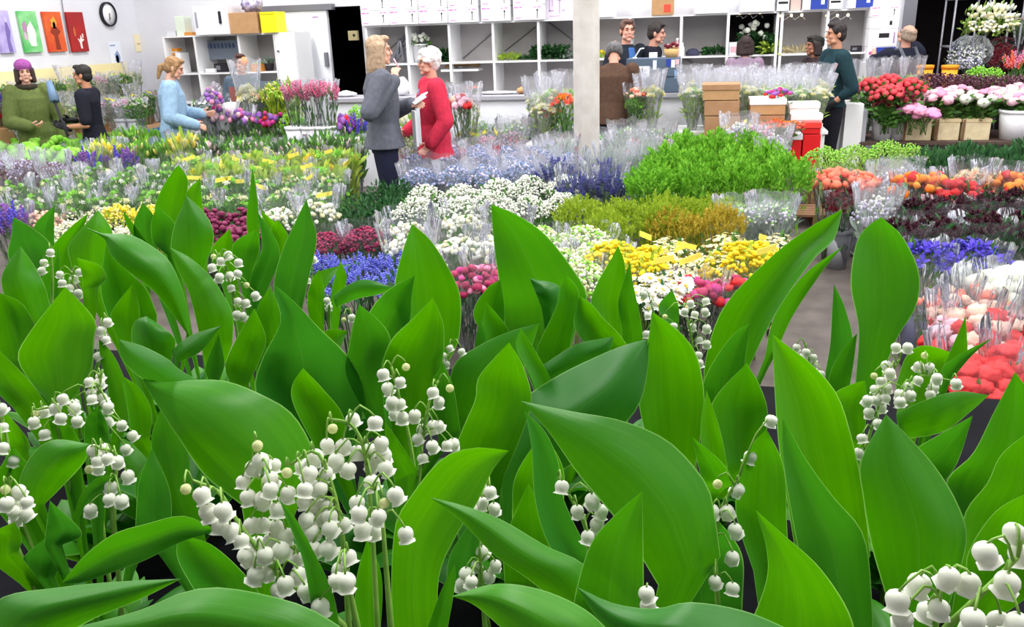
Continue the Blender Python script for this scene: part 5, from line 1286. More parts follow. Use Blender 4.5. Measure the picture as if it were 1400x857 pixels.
for i, px in enumerate((1180, 1200, 1222, 1246)): stand('white_wrap', 'white wrapped bouquet behind rose red bouquets, %s from left' % ORD[i], px, 106 - i, 10.45, .6, .8, 'white wrapped bouquets behind red roses')
stand('dill', 'lime green bouquet in front of wire rack', 1340, 92, 10.6, .6, 1.1); stand('dill', 'lime green bouquet before wire rack, right one', 1358, 94, 10.6, .6, 1.0)
for px, lab in ((1266, 'small orange paper pot behind purple foliage, left one'), (1300, 'small orange paper pot behind purple foliage, right one')):
    p = at_y(px, 92, 10.65); t = thing('flower_pot', lab, 'pot', (p.x, 10.68, .522)); hh = p.z - .5
    MB().lathe([(0, 0), (.06, 0), (.085, hh), (.075, hh), (.05, .02)], 18).build('pot', mat('orange_paper', (240, 168, 40), .6), t)
    MB().lathe([(.085, hh - .04), (.092, hh - .04), (.092, hh), (.085, hh)], 18).build('rim', mat('orange_rim', (226, 140, 30), .6), t)
# wire rack trolley
r0, r1 = at_y(1303, 50, 11.15).x, at_y(1396, 50, 11.15).x
rk = thing('wire_rack', 'tall grey wire rack trolley carrying lily bundles', 'rack', ((r0 + r1) / 2, 11.2, 0)); hx = (r1 - r0) / 2
for sx in (-1, 0, 1):
    for sy in (0, .45): MB().tube([(sx * hx, sy, 0), (sx * hx, sy, 2.05)], .012, 8).build('post', STEEL, rk)
for z in (.6, 1.02, 1.42, 1.95):
    mb = MB()
    for k in range(6): mb.tube([(-hx, .09 * k, z), (hx, .09 * k, z)], .006, 5)
    for k in range(9): mb.tube([(-hx + hx * 2 * k / 8, 0, z - .008), (-hx + hx * 2 * k / 8, .45, z - .008)], .005, 5)
    mb.build('wire_shelf', STEEL, rk)
def lying(kd, label, px, py, Y, z, sc, az):
    p = at_y(px, py, Y); b = bouquet(kd, FB, label, (p.x, Y, z), z + .45, z, sc); b.rotation_euler = (radians(62), 0, az); b.location.y += .2; b.location.z = z + .12; return b
for i, (px, lab) in enumerate(((1326, 'white lily bundle on wire rack, left one'), (1356, 'large white lily bundle on wire rack, middle one'), (1374, 'white lily bundle on wire rack, right one'))): lying('white_lily', lab, px, 30, 11.1, 1.43, 1.0 + .1 * (i == 1), .2 - .2 * i)
stand('cream_rose', 'cream and orange bouquet at top right end of wire rack', 1398, 24, 11.3, 1.43, .8)
lying('silver_wrap', 'silvery wrapped bundle on lower rack shelf, left one', 1308, 74, 11.1, 1.03, 1.0, .1); lying('silver_wrap', 'silvery wrapped bundle on lower rack shelf, right one', 1330, 74, 11.1, 1.03, 1.0, -.1); lying('dark_red', 'dark red wrapped bundle on lower rack shelf', 1362, 72, 11.1, 1.03, 1.0, .1)
stand('coral_spray', 'coral and pink flower spray at end of wire rack', 1396, 72, 10.8, .6, 1.0)
# white box stack by the dark doorway
wst = bx('stand_cabinet', 'plain white stand under the white box stack', 'cabinet', 1205, 80, 11.15, (.42, .34, 1.28), MELA, 0)
MB().span((-.2, -.178, .05), (.2, -.172, 1.2)).build('door', CDOOR, wst, False)
zz = 1.282
for lab, h_, pr_, m in (('blue and white box at bottom of stack near overalls person', .17, 'b', CARTW), ('white box with black hand hole in stack near overalls person', .2, 'h', CARTW), ('white box with round hole in stack near overalls person', .13, 'd', CARTW), ('white box on top of stack near overalls person', .12, 'm', CARTW)):
    carton(lab, 1190, 1229, 20, 40, 11.05, .3, m, pr_, z0=zz, z1=zz + h_ - .003); zz += h_
# left wall rack with wrapped bouquets, blue table
for i in range(2):
    t = thing('flower_rack', ('upper', 'lower')[i] + ' tier of cardboard flower rack along left wall', 'rack', ((-8.15, -7.85)[i], 9.9, 0))
    MB().span((-.16, -1.5, (.84, .6)[i]), (.14, 1.5, (.88, .64)[i])).build('shelf', KRAFT, t, False)
    MB().span((.12, -1.5, 0), (.14, 1.5, (.84, .6)[i])).build('front_panel', mat('blue_cloth', (44, 92, 180), .7) if i else KRAFT, t, False)
    if i == 0: MB().span((-.2, -1.5, .88), (-.18, 1.5, 1.5)).build('back_board', mat('pale_board', (236, 222, 168), .8), t, False)
kk = ['white_wrap', 'alstro', 'pinktip', 'silver', 'mixed_pale']
for i in range(11):
    y = 8.5 + i * .27
    bouquet(kk[i % 5], FB, 'wrapped bouquet in upper tier of left wall rack, %s from the near end' % ORD[i], (-8.1, y, .88), 1.36, .882, .8, 'wrapped bouquets in upper tier of left wall rack')
    bouquet(kk[(i + 2) % 5], FB, 'wrapped bouquet in lower tier of left wall rack, %s from the near end' % ORD[i], (-7.84, y + .1, .64), 1.08, .642, .8, 'wrapped bouquets in lower tier of left wall rack')
# left stock between corner shelving and the beds
LT = table('white table under red and magenta bouquets', at_y(262, 150, 8.9).x, at_y(425, 150, 8.9).x, 8.65, 9.3, .42, MELA)
for i, (kd, px, py, lab) in enumerate((('magenta_mix', 284, 152, 'magenta mixed bouquet near denim shirt woman'), ('magenta_mix', 306, 148, 'magenta and purple mixed bouquet before dark panel'), ('magenta_mix', 330, 152, 'pale magenta mixed bouquet before dark panel'), ('red_mix', 362, 154, 'red mixed bouquet on white table'), ('red_mix', 378, 156, 'red and purple mixed bouquet beside dill'), ('dill', 398, 153, 'bright green dill bouquet left of pink bucket'))):
    stand(kd, lab, px, py, 8.8, .422, .9)
for i, (kd, px, py, lab) in enumerate((('yellow_wrap', 338, 118, 'cream wrapped bouquet under face with orange'), ('cream_rose', 352, 126, 'cream and pink rose bouquet above red bouquets'), ('olive', 374, 114, 'olive green foliage bouquet, left one'), ('olive', 394, 112, 'olive green foliage bouquet, right one'))):
    stand(kd, lab, px, py, 9.15, .422, 1.0)
t = thing('kiosk_screen', 'blue grey screen with red sheet behind cream bouquets', 'screen', (at_y(345, 120, 9.35).x, 9.36, .0)); 
MB().span((-.32, 0, 0), (.34, .05, 1.3)).build('panel', BLUEG, t, False); MB().span((-.31, -.006, 1.05), (-.2, 0, 1.25)).build('price_sheet', mat('red_sheet', (150, 90, 84), .7), t, False)
PT = table('small white table under white bucket of pink snapdragons', at_y(385, 150, 8.6).x, at_y(468, 150, 8.6).x, 8.36, 8.62, .62, MELA)
for i, px in enumerate((402, 424, 444)):
    p = at_y(px, 160, 8.5); bucket('white bucket of pink snapdragons, %s from left' % ORD[i], p.x, 8.5, .622, .11, .26, BUCKW, 'white buckets of pink snapdragons')
    stand('pink_snap', 'pink snapdragon bouquet in white bucket, %s from left' % ORD[i], px, 117, 8.5, .64, .9, 'pink snapdragon bouquets')
wb_ = carton('long white box beside denim shirt woman', 262, 312, 142, 160, 8.75, .2, WFOAM, '', 'foam_box', z0=.422)
MB().span((-.26, -.004, .1), (.26, 0, .105)).build('lid_seam', BUCKG, wb_, False)
p = at_y(282, 140, 8.7); o = bouquet('magenta_mix', FB, 'orchid pink wrapped bouquet lying across white box', (p.x - .25, 8.7, .9), 1.35, .9, .8); o.rotation_euler = (0, radians(62), .1); o.location.z = .98
stand('violet_mix', 'violet and pink bouquet behind grey dressed woman', 486, 158, 8.4, .3, .8); stand('red_mix', 'dusky red bouquet behind grey dressed woman', 470, 158, 8.4, .3, .8); stand('dill', 'green bouquet behind grey dressed woman', 488, 146, 8.6, .4, .9)
stand('white_lily', 'white flower bouquet between the two women', 556, 150, 8.3, .3, .9); stand('cream_spray', 'cream bouquet between the two women', 558, 178, 7.7, .0, .8)
stand('pink_wrapped', 'pink wrapped bouquet behind white haired woman', 628, 132, 8.6, .5, .8); stand('white_wrap', 'white wrapped bouquet behind white haired woman', 640, 142, 8.7, .5, .9)
stand('orange_rose', 'orange and white flowers in jar on counter', 648, 118, 9.9, 1.07, .7)
# low white table with pails near the poles of the left rack
WT = table('white cloth table behind denim shirt woman', at_y(128, 170, 9.2).x, at_y(200, 170, 9.2).x, 9.0, 9.6, .68, MELA)
for i, (px, kd, lab) in enumerate(((168, 'pinktip', 'lavender pink bouquet in glass pail beside denim shirt woman'), (184, 'alstro', 'cream bouquet in glass pail beside denim shirt woman'))):
    p = at_y(px, 160, 9.3); bucket('glass grey pail, %s one, behind denim shirt woman' % ('left', 'right')[i], p.x, 9.3, .682, .1, .22, BUCKG)
    stand(kd, lab, px, 136, 9.3, .70, .8)
stand('red_carn', 'red bouquet at picture edge behind green coat', 4, 150, 8.9, .5, .9); stand('purple_spike', 'purple bouquet at picture edge behind green coat', 8, 128, 8.7, .7, .8)
# visible buckets beside the aisle
def bk(label, px, py, h, r, m):
    p = at_z(px, py, 0.0); return bucket(label, p.x, p.y, 0.002, r, h, m)
for lab, px, py, z, m in (('grey bucket by aisle under dark red bouquet', 1154, 256, .62, BUCKG), ('grey bucket by aisle under second coral bouquet', 1180, 233, .68, BUCKG), ('grey bucket by aisle under silvery wrapped bouquet', 1198, 268, .64, BUCKG), ('grey bucket under first maroon bouquet of front row', 1226, 298, .64, BUCKG)):
    p = at_z(px, py, z); bucket(lab, p.x, p.y, .002, .09, .30, m)
bk('slate blue bucket under pink carnations', 1262, 500, .36, .15, BUCKB); bk('grey bucket beside dark green leafy bouquets', 452, 312, .36, .13, BUCKG)
p = at_z(1100, 262, .0); t = thing('low_pallet', 'brown wooden pallet at aisle end below red boxes', 'pallet', (1.05, 8.1, 0))
for k in range(5): MB().span((-.3, -.2 + .1 * k, .1), (.3, -.12 + .1 * k, .12)).build('slat', WOODT, t, False)
for sx in (-.25, 0, .25): MB().span((sx - .04, -.2, 0), (sx + .04, .28, .1)).build('block', WOODT, t, False)
# ================================================================== people
def remesh(mb, vox, smooth=4, name='body'):
    me = mb.mesh(name)
    o = bpy.data.objects.new('tmp', me); COL.objects.link(o)
    m = o.modifiers.new('r', 'REMESH'); m.mode = 'VOXEL'; m.voxel_size = vox
    s = o.modifiers.new('s', 'SMOOTH'); s.factor = .5; s.iterations = smooth
    dg = bpy.context.evaluated_depsgraph_get()
    out = bpy.data.meshes.new_from_object(o.evaluated_get(dg)); out.name = name
    bpy.data.objects.remove(o); bpy.data.meshes.remove(me)
    out.polygons.foreach_set('use_smooth', [True] * len(out.polygons)); out.materials.clear()
    return out
def ell(mb, c, r, R=None):
    c = Vector(c)
    mb.add([tuple(c + (R @ Vector((v.x * r[0], v.y * r[1], v.z * r[2])) if R is not None else Vector((v.x * r[0], v.y * r[1], v.z * r[2])))) for v in IC2_V], IC2_F)
def limb(mb, p0, r0, p1, r1):
    p0 = Vector(p0); p1 = Vector(p1)
    mb.tube([p0, p0.lerp(p1, .33), p0.lerp(p1, .66), p1], [r0, r0 + (r1 - r0) * .25, r0 + (r1 - r0) * .62, r1], 14)
    ell(mb, p0, (r0, r0, r0)); ell(mb, p1, (r1, r1, r1))
def loft(mb, rings):
    n = 22; vs = []; fs = []
    for (c, a, b, R) in rings:
        for k in range(n):
            t = 2 * pi * k / n; v = Vector((cos(t) * a, sin(t) * b, 0)); v = R @ v if R is not None else v
            vs.append(tuple(Vector(c) + v))
    for i in range(len(rings) - 1):
        for k in range(n):
            k2 = (k + 1) % n; fs.append((i * n + k, i * n + k2, (i + 1) * n + k2, (i + 1) * n + k))
    fs.append(tuple(range(n - 1, -1, -1))); fs.append(tuple(range((len(rings) - 1) * n, len(rings) * n)))
    mb.add(vs, fs)
def hand(mb, w, d, thumb, curl=.5, inf=0.0):
    w = Vector(w); d = Vector(d).normalized(); th = Vector(thumb); th = (th - d * th.dot(d)).normalized(); nrm = d.cross(th)
    R = Matrix((th, d, nrm)).transposed()
    ell(mb, w + d * .045, (.040 + inf, .052 + inf, .017 + inf), R)
    limb(mb, w - d * .02, .026 + inf, w + d * .03, .028 + inf)
    for i, (o, L) in enumerate(((.031, .066), (.0105, .078), (-.0105, .072), (-.030, .055))):
        b = w + d * .085 + th * o; s = -1
        d1 = (d * cos(curl * .7) + nrm * s * sin(curl * .7)).normalized(); d2 = (d * cos(curl * 1.8) + nrm * s * sin(curl * 1.8)).normalized()
        m1 = b + d1 * L * .5; limb(mb, b, .0092 + inf * .6, m1, .0086 + inf * .6); limb(mb, m1, .0086 + inf * .6, m1 + d2 * L * .5, .0074 + inf * .6)
    tb = w + d * .03 + th * .034; t1 = tb + (d * .6 + th * .8) .normalized() * .035 - nrm * .008
    limb(mb, tb, .013 + inf, t1, .011 + inf * .6); limb(mb, t1, .011 + inf * .6, t1 + (d * .9 + th * .2 - nrm * .3).normalized() * .032, .009 + inf * .6)
SKINS = {}
def person(label, loc, H, a, top, legs, skin=(216, 164, 138), hair=(90, 66, 48), hairkind='short', fem=False, lean=0.0, hy=0.0, hp=0.0, re=None, rw=None, le=None, lw=None, rd=None, ld=None, sleeve=1.0, hem=.80, loose=.02, topname='jacket', gloves=False, collar=True, lips=(176, 96, 90), fat=1.0, legname='trousers', curl=.6, vox=.008, rth=None, lth=None):
    t = thing('person', label, 'person', loc, YAW - radians(a))
    s = H / 1.75; t.scale = (s, s, s)
    SK = mat('skin_%d_%d_%d' % skin, skin, .55, spec=.3)
    Rl = Matrix.Rotation(-lean, 3, 'X')
    P0 = Vector((0, 0, .95))
    def U(v): return Rl @ (Vector(v) - P0) + P0
    sh = (.168 if fem else .19) * (.5 + .5 * fat); hpw = .09
    re = re or (sh + .07, -.03, 1.12); rw = rw or (sh + .06, .06, .88); le = le or (-sh - .07, -.03, 1.12); lw = lw or (-sh - .06, .06, .88)
    re, rw, le, lw = [U(v) for v in (re, rw, le, lw)]
    shR, shL = U((sh, 0, 1.42)), U((-sh, 0, 1.42))
    rd = Vector(rd) if rd else (rw - re) + Vector((0, .03, 0)); ld = Vector(ld) if ld else (lw - le) + Vector((0, .03, 0))
    rth = Vector(rth) if rth else Vector((-.5, .6, .4)); lth = Vector(lth) if lth else Vector((.5, .6, .4))
    HR = Rl @ Matrix.Rotation(hy, 3, 'Z') @ Matrix.Rotation(-hp, 3, 'X')
    neck = U((0, -.015, 1.47)); hc = neck + Rl @ Vector((0, .02, .055)) + HR @ Vector((0, .012, .115))
    def Hd(v): return hc + HR @ Vector(v)
    b = MB()
    # torso, legs
    w = fat
    tr = [((0, 0, .86), .15 * w, .10 * w), ((0, 0, .94), .155 * w, .105 * w), ((0, .005, 1.06), (.118 if fem else .13) * w, .088 * w), ((0, .01, 1.2), .135 * w, .098 * w), ((0, .0, 1.34), .155 * w, .098 * w), ((0, -.01, 1.43), .13 * w, .07), ((0, -.015, 1.475), .06, .055)]
    loft(b, [(U(c) if c[2] > .95 else Vector(c), x - .012, y - .012, Rl if c[2] > .95 else None) for c, x, y in tr])
    for sx in (-1, 1):
        limb(b, (sx * hpw, 0, .88), .075, (sx * .095, .01, .48), .05); limb(b, (sx * .095, .01, .48), .05, (sx * .1, -.01, .09), .034); limb(b, (sx * .1, -.02, .05), .035, (sx * .11, .12, .03), .028)
    for (S0, E_, W_, D_, TH) in ((shR, re, rw, rd, rth), (shL, le, lw, ld, lth)):
        limb(b, S0, .045, E_, .037); limb(b, E_, .037, W_, .026); hand(b, W_, D_, TH, curl)
    # head
    limb(b, neck - Vector((0, 0, .03)), .056, Hd((0, -.012, -.05)), .050)
    ell(b, Hd((0, -.012, .032)), (.074, .094, .086), HR); ell(b, Hd((0, .022, -.035)), (.059, .066, .080), HR); ell(b, Hd((0, .064, -.095)), (.026, .022, .02), HR)
    limb(b, Hd((0, .086, .012)), .009, Hd((0, .100, -.022)), .0135); ell(b, Hd((0, .076, .030)), (.052, .016, .012), HR)
    for sx in (-1, 1):
        ell(b, Hd((sx * .034, .064, -.022)), (.022, .02, .022), HR); ell(b, Hd((sx * .076, -.008, -.008)), (.010, .020, .031), HR); ell(b, Hd((sx * .05, .03, -.07)), (.02, .03, .022), HR)
    ell(b, Hd((0, .082, -.054)), (.022, .012, .0065), HR); ell(b, Hd((0, .080, -.066)), (.019, .012, .0065), HR)
    obj('body', remesh(b, vox * .8, 2), t, SK)
    EYEW = mat('eye_dark', (48, 34, 30), .3); BROW = mat('brow_%d' % hair[0], tuple(int(c * .7) for c in hair), .8); LIP = mat('lip_%d' % lips[0], lips, .5)
    for sx in (-1, 1):
        e = MB(); ell(e, Hd((sx * .031, .0835, .006)), (.012, .006, .0062), HR); e.build('eye', EYEW, t)
        e = MB(); ell(e, Hd((sx * .032, .089, .030)), (.019, .006, .0042), HR @ Matrix.Rotation(sx * .15, 3, 'Y')); e.build('eyebrow', BROW, t)
    e = MB(); ell(e, Hd((0, .0915, -.058)), (.019, .005, .0048), HR); e.build('mouth', LIP, t)
    # hair
    HM = mat('hair_%d_%d_%d' % hair, hair, .6, tuple(min(255, int(c * 1.25) + 8) for c in hair), 40, bump=.5)
    h = MB()
    if hairkind in ('short', 'long', 'bob', 'pony', 'curly'):
        ell(h, Hd((0, -.022, .048)), (.084, .098, .086), HR); ell(h, Hd((0, -.05, -.005)), (.079, .066, .08), HR)
        ell(h, Hd((0, .045, .098)), (.06, .05, .03), HR)
        for sx in (-1, 1): ell(h, Hd((sx * .068, .012, .045)), (.016, .04, .045), HR)
    if hairkind == 'curly':
        r_ = random.Random(2)
        for k in range(60):
            v = Vector((r_.uniform(-1, 1), r_.uniform(-1, .75), r_.uniform(-.35, 1))).normalized()
            ell(h, Hd((v.x * .085, v.y * .1 - .02, v.z * .09 + .045)), (.024, .024, .024))
    if hairkind == 'long':
        for k in range(11):
            an = -pi * .02 - pi * .96 * k / 10; x, y = cos(an) * .085, sin(an) * .09 - .005
            limb(h, Hd((x, y + .02, .04)), .03, Hd((x * 1.15, y * 1.05 + .01, -.13)), .034); limb(h, Hd((x * 1.15, y * 1.05 + .01, -.13)), .034, Hd((x * 1.1, y * 1.0, -.235)), .016)
    if hairkind == 'bob':
        for k in range(9):
            an = -pi * k / 8; x, y = cos(an) * .08, sin(an) * .085
            limb(h, Hd((x, y + .01, .03)), .032, Hd((x * 1.1, y, -.10)), .03)
    if hairkind == 'pony':
        limb(h, Hd((0, -.1, .0)), .03, Hd((0, -.14, -.03)), .034); limb(h, Hd((0, -.14, -.03)), .034, Hd((0, -.135, -.16)), .018)
        for sx in (-1, 1): limb(h, Hd((sx * .07, .02, .04)), .025, Hd((sx * .076, .0, -.09)), .016)
    if hairkind == 'balding':
        for k in range(13):
            an = -pi * k / 12 + .0; x, y = cos(an) * .072, sin(an) * .088 - .005
            ell(h, Hd((x, y, .005)), (.026, .026, .055)); ell(h, Hd((x * .9, y * .92, .055)), (.024, .024, .03))
    if h.v: obj('hair', remesh(h, .009, 3, 'hair'), t, HM)
    # clothes
    TM = top; g = MB(); L_ = loose
    rings = [((0, -.0, hem), .165 * w + L_ * 1.2, .125 * w + L_ * 1.2)] if hem < .93 else []
    rings += [(c, x + L_, y + L_) for c, x, y in tr if c[2] > hem + .03 and c[2] < 1.46]
    loft(g, [(U(c) if c[2] > .95 else Vector(c), x, y, Rl if c[2] > .95 else None) for c, x, y in rings] + [(U((0, -.015, 1.475 + (.02 if collar else 0))), .072 + L_ * .3, .068 + L_ * .3, Rl)])
    for (S0, E_, W_) in ((shR, re, rw), (shL, le, lw)):
        k = sleeve
        if k <= .5: limb(g, S0, .058 + L_, S0.lerp(E_, k * 2), .050 + L_)
        else:
            limb(g, S0, .058 + L_, E_, .046 + L_); limb(g, E_, .046 + L_, E_.lerp(W_, (k - .5) * 2), .034 + L_ * .8)
    obj(topname, remesh(g, vox, 4, topname), t, TM)
    q = MB()
    loft(q, [((0, 0, .80), .13 * w, .10 * w, None), ((0, 0, .9), .155 * w, .108 * w, None), ((0, 0, .98), .14 * w, .096 * w, None)])
    for sx in (-1, 1):
        limb(q, (sx * hpw, 0, .87), .092 * w, (sx * .097, .012, .48), .068); limb(q, (sx * .097, .012, .48), .068, (sx * .1, -.012, .07), .056)
    obj(legname, remesh(q, vox * 1.2, 3, legname), t, legs)
    SHOE = mat('shoe_dark', (34, 32, 36), .5)
    for sx in (-1, 1):
        f = MB(); limb(f, (sx * .1, -.04, .042), .042, (sx * .112, .14, .034), .034); ell(f, (sx * .106, .05, .02), (.048, .14, .02)); obj('shoe', remesh(f, .012, 2, 'shoe'), t, SHOE)
    if gloves:
        for (W_, D_, TH) in ((rw, rd, rth), (lw, ld, lth)):
            f = MB(); hand(f, W_, D_, TH, curl, .005); limb(f, W_ - D_.normalized() * .06, .036, W_, .036); obj('glove', remesh(f, .007, 2, 'glove'), t, mat('black_glove', (26, 26, 32), .6))
    return t, dict(U=U, Hd=Hd, HR=HR, rw=rw, lw=lw, s=s, rd=rd, ld=ld)
def feet(px, py, d):
    p = at_d(px, py, d); return (p.x, p.y, 0), p.z
def cloth(n, c, c2=None, bump=.15): return mat('cloth_' + n, c, .85, c2 or tuple(int(x * .9) for x in c), 26, spec=.15, bump=bump)
JEAN = cloth('dark_denim', (38, 40, 62)); BLK = cloth('black', (30, 30, 38))
# 1 woman in grey tunic
loc, H = feet(514, 51, 7.1)
t, k = person('person in long grey tunic and dark trousers, hand to mouth, holding papers', loc, H, 76, cloth('grey_tunic', (98, 100, 112)), JEAN, (222, 172, 150), (140, 118, 96), 'long', True, re=(.27, -.13, 1.17), rw=(.15, .10, 1.40), rd=(-.35, .25, .9), le=(-.25, .08, 1.10), lw=(-.06, .26, 1.19), ld=(.8, .4, .1), hem=.85, topname='tunic', loose=.034, fat=1.14, vox=.007, rth=(-.4, -.4, .3))
hp_ = MB(); q = k['lw'] + Vector((.06, .06, .04)); hp_.box(q, (.2, .12, .012), 0, Matrix.Rotation(.5, 3, 'X')); hp_.box(q + Vector((.02, .02, .02)), (.14, .1, .008), 0, Matrix.Rotation(.7, 3, 'X') @ Matrix.Rotation(.3, 3, 'Z'))
o = hp_.build('paper_sheaf', PAPW, None, False); o.matrix_world = Matrix.Translation(t.location) @ Matrix.Rotation(t.rotation_euler.z, 4, 'Z') @ Matrix.Scale(k['s'], 4); tag(o, 'white papers held by person in grey tunic', 'papers')
pn = MB(); pn.tube([k['rw'] + Vector((-.05, .06, .10)), k['rw'] + Vector((-.05, .02, .18))], .006, 8); o = pn.build('marker_pen', mat('pink_pen', (240, 190, 206), .4)); o.matrix_world = Matrix.Translation(t.location) @ Matrix.Rotation(t.rotation_euler.z, 4, 'Z') @ Matrix.Scale(k['s'], 4); tag(o, 'small pink pen held at mouth by person in grey tunic', 'pen')
# 2 white haired woman in red
loc, H = feet(587, 69, 7.6)
t, k = person('white haired person in red coat with glasses and name tag', loc, H, -108, cloth('red_coat', (208, 52, 78)), cloth('charcoal', (50, 48, 56)), (216, 160, 140), (214, 212, 206), 'curly', True, le=(-.28, -.05, 1.1), lw=(-.24, .10, .9), re=(.25, .03, 1.1), rw=(.18, .24, .98), hem=.74, topname='coat', loose=.034, fat=1.2, vox=.008)
gl = MB()
for sx in (-1, 1): gl.tube([k['Hd']((sx * .032 + .022 * cos(x), .1, .006 + .017 * sin(x))) for x in [2 * pi * i / 12 for i in range(13)]], .002, 5); gl.tube([k['Hd']((sx * .055, .098, .01)), k['Hd']((sx * .078, .0, .012))], .002, 5)
gl.tube([k['Hd']((-.01, .1, .01)), k['Hd']((.01, .1, .01))], .002, 5); gl.build('glasses', STEEL, t)
MB().box(k['U']((-.06, .165, 1.24)), (.085, .006, .05)).build('name_tag', PAPW, t, False)
MB().tube([k['U']((-.06, .165, 1.26)), k['U']((-.04, .14, 1.4))], .005, 5).build('lanyard', mat('lanyard_blue', (110, 120, 190), .7), t)
fo = MB(); fq = at_d(572, 172, 7.35) - t.location; fq = Matrix.Rotation(-t.rotation_euler.z, 3, 'Z') @ fq; fo.box(fq, (.05, .03, .30)); fo.box(fq + Vector((0, .03, -.02)), (.14, .02, .3)); o = fo.build('folder', mat('pale_grey', (206, 208, 214), .6), None, False); o.matrix_world = Matrix.Translation(t.location) @ Matrix.Rotation(t.rotation_euler.z, 4, 'Z'); tag(o, 'pale grey folder carried by white haired person', 'folder')
# 3 brown jacket man by the column
loc, H = feet(840, 74, 9.0)
person('person in brown jacket seen from behind, bending forward beside column', (loc[0], 9.3, 0), 1.66, 12, cloth('brown_jacket', (88, 66, 54)), cloth('charcoal', (50, 48, 56)), (206, 150, 128), (86, 84, 86), 'balding', False, lean=.16, hp=.35, re=(.28, .08, 1.12), rw=(.2, .3, 1.02), le=(-.28, .08, 1.12), lw=(-.2, .3, 1.02), hem=.84, loose=.03, fat=1.15, curl=.8)
# 4 dark green sweater man
loc, H = feet(1146, 32, 8.8)
person('person in dark green sweater and black trousers standing at aisle end', loc, H, -92, cloth('green_sweater', (32, 58, 66)), BLK, (190, 136, 110), (34, 28, 28), 'short', False, le=(-.28, -.10, 1.10), lw=(-.2, .10, .93), re=(.25, .08, 1.10), rw=(.1, .28, 1.17), rd=(-.5, .5, .3), sleeve=.72, hem=.9, topname='sweater', loose=.02, fat=1.06, gloves=True)
# 5, 6 men behind the counter
loc, H = feet(857, 28, 9.95)
t, k = person('person in dark open jacket and blue shirt behind blue grey screen', loc, H, 150, cloth('dark_jacket', (36, 42, 52)), BLK, (218, 160, 140), (84, 60, 52), 'short', False, hem=.85, loose=.026, hy=-.35)
st = MB(); loft(st, [(k['U']((0, .125, 1.16)), .05, .02, None), (k['U']((0, .125, 1.3)), .055, .02, None), (k['U']((0, .085, 1.46)), .04, .02, None)]); obj('shirt', remesh(st, .008, 2, 'shirt'), t, cloth('blue_shirt', (66, 106, 172)))
loc, H = feet(888, 32, 10.15)
person('person in black jacket looking sideways behind blue grey screen', loc, H, 108, cloth('black_jacket', (30, 32, 44)), BLK, (206, 150, 130), (38, 32, 32), 'short', False, hem=.85, loose=.028, lean=.1, re=(.26, .1, 1.14), rw=(.16, .32, 1.1))
# 7 green coat
loc, H = feet(30, 86, 9.3)
t, k = person('person in olive green coat and purple knit hat', loc, H, 145, cloth('olive_coat', (98, 112, 62)), BLK, (222, 170, 150), (52, 40, 38), 'bob', True, re=(.26, .06, 1.08), rw=(.08, .24, 1.03), rd=(-.9, .2, 0), le=(-.28, -.02, 1.08), lw=(-.26, .06, .85), hem=.76, topname='coat', loose=.04, fat=1.12)
hm = MB(); ell(hm, k['Hd']((0, -.014, .074)), (.1, .118, .088), k['HR']); ell(hm, k['Hd']((0, -.05, .04)), (.095, .085, .07), k['HR']); obj('knit_hat', remesh(hm, .009, 3, 'knit_hat'), t, cloth('purple_knit', (160, 84, 156)))
sc_ = MB(); 
for i in range(12):
    x = 2 * pi * i / 12; ell(sc_, k['U']((.085 * cos(x), -.01 + .085 * sin(x), 1.47)), (.04, .04, .04))
ell(sc_, k['U']((.02, -.14, 1.45)), (.12, .06, .09)); obj('scarf', remesh(sc_, .012, 3, 'scarf'), t, cloth('dark_scarf', (58, 52, 44)))
# 8 black polo
loc, H = feet(112, 90, 9.0)
t, k = person('person in black polo shirt and black gloves holding a pole', loc, H, -95, cloth('black_polo', (34, 34, 46)), cloth('jeans', (66, 78, 108)), (190, 134, 104), (30, 26, 26), 'short', False, le=(-.25, -.02, 1.08), lw=(-.18, .26, 1.06), ld=(.3, .8, .25), re=(.24, .06, 1.1), rw=(.08, .28, 1.12), sleeve=.42, hem=.88, topname='polo_shirt', loose=.022, gloves=True, fat=1.02)
pl = thing('pole', 'black pole with blue grey head held by person in black polo shirt', 'pole', (0, 0, 0))
A = at_d(70, 122, 8.85); B = at_d(93, 186, 8.75)
MB().tube([at_d(74, 138, 8.82), B], .014, 8).build('shaft', INKK, pl)
hb = MB(); hb.tube([at_d(67, 112, 8.86), at_d(75, 138, 8.82)], [.03, .05], 10); hb.build('head', mat('blue_grey_cover', (104, 130, 160), .6), pl)
# 9 denim shirt woman
loc, H = feet(222, 78, 8.9)
t, k = person('person in pale denim shirt with brown ponytail, head bowed', loc, H, 72, cloth('denim_shirt', (150, 182, 212)), cloth('jeans', (66, 78, 108)), (220, 164, 140), (128, 98, 66), 'pony', True, hp=.3, lean=.08, re=(.28, -.02, 1.1), rw=(.22, .24, 1.02), le=(-.22, .1, 1.12), lw=(-.1, .32, 1.12), hem=.76, topname='shirt', loose=.036, fat=1.15)
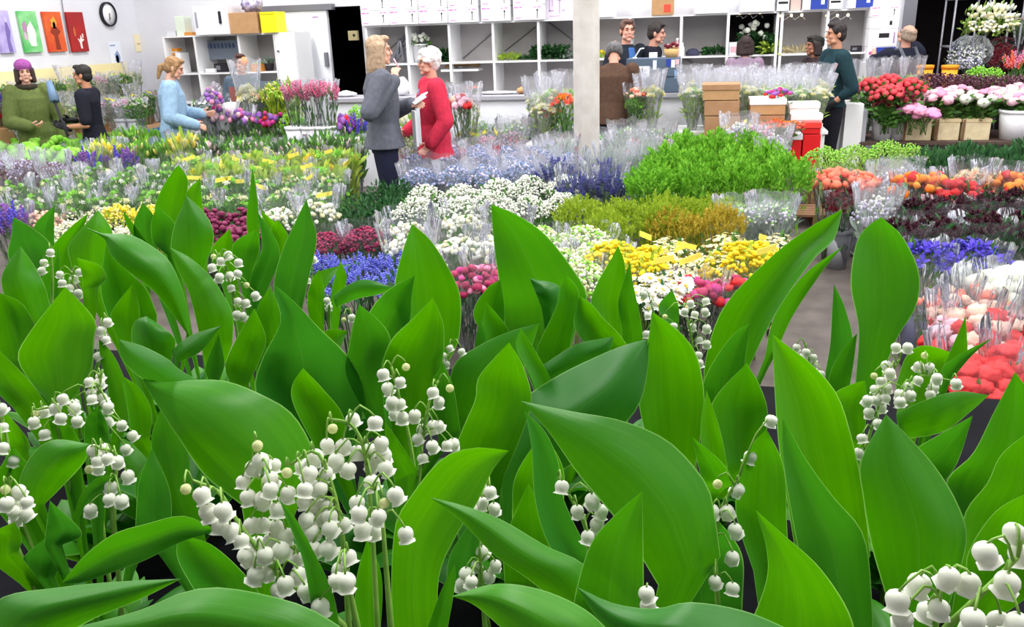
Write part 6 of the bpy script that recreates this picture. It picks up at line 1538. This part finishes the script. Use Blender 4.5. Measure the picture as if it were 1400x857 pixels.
# 10 face among the bouquets
loc, H = feet(327, 75, 10.2)
person('dark haired person peering over cream bouquets, orange bloom beside cheek', loc, H, 150, cloth('slate_top', (84, 100, 116)), BLK, (214, 158, 136), (58, 34, 30), 'short', True, hem=.85)
p = at_d(334, 84, 9.98); b_ = thing('orange_bloom', 'single orange flower beside face of dark haired person', 'flower', (p.x, p.y, p.z)); mb = MB(); bloom(mb, Vector((0, 0, 0)), Vector((0, -1, .3)), .05, random.Random(2)); mb.build('bloom', ORANGE, b_); MB().tube([(0, 0, -.02), (.02, .03, -.35)], .004, 5).build('stem', G_MID, b_)
# 11, 12
loc, H = feet(1020, 50, 10.1)
person('dark haired person in mauve top seen from behind white bouquets', loc, H, 10, cloth('mauve_top', (150, 128, 150)), BLK, (196, 146, 124), (44, 32, 34), 'bob', True, hem=.85)
loc, H = feet(1115, 50, 9.75)
t, k = person('person with dark beret behind dark green sweater man', loc, H, -98, cloth('dark_brown_top', (58, 46, 48)), BLK, (160, 110, 88), (38, 30, 30), 'bob', True, hem=.85)
hm = MB(); ell(hm, k['Hd']((0, -.03, .06)), (.1, .115, .065), k['HR']); ell(hm, k['Hd']((0, -.06, .02)), (.09, .08, .06), k['HR']); obj('beret', remesh(hm, .01, 3, 'beret'), t, cloth('dark_beret', (42, 42, 38)))
# 13 overalls
loc, H = feet(1240, 34, 9.55)
t, k = person('person in dark shirt with grey straps reaching up to white boxes', loc, H, -16, cloth('navy_shirt', (32, 34, 50)), cloth('grey_overall', (96, 98, 108)), (204, 150, 130), (122, 106, 92), 'balding', False, hp=-.35, le=(-.30, .14, 1.34), lw=(-.12, .38, 1.48), ld=(.1, .5, .8), re=(.30, .16, 1.48), rw=(.14, .34, 1.66), rd=(-.1, .3, .9), sleeve=.62, hem=.9, topname='shirt', loose=.03, fat=1.2)
for sx in (-1, 1):
    sp_ = MB(); pts = [k['U']((sx * .10, -.15, 1.0)), k['U']((sx * .09, -.165, 1.2)), k['U']((sx * .1, -.14, 1.38)), k['U']((sx * .105, -.06, 1.485)), k['U']((sx * .1, .06, 1.46))]
    sp_.tube(pts, .022, 8); sp_.build('strap', cloth('grey_overall', (96, 98, 108)), t)
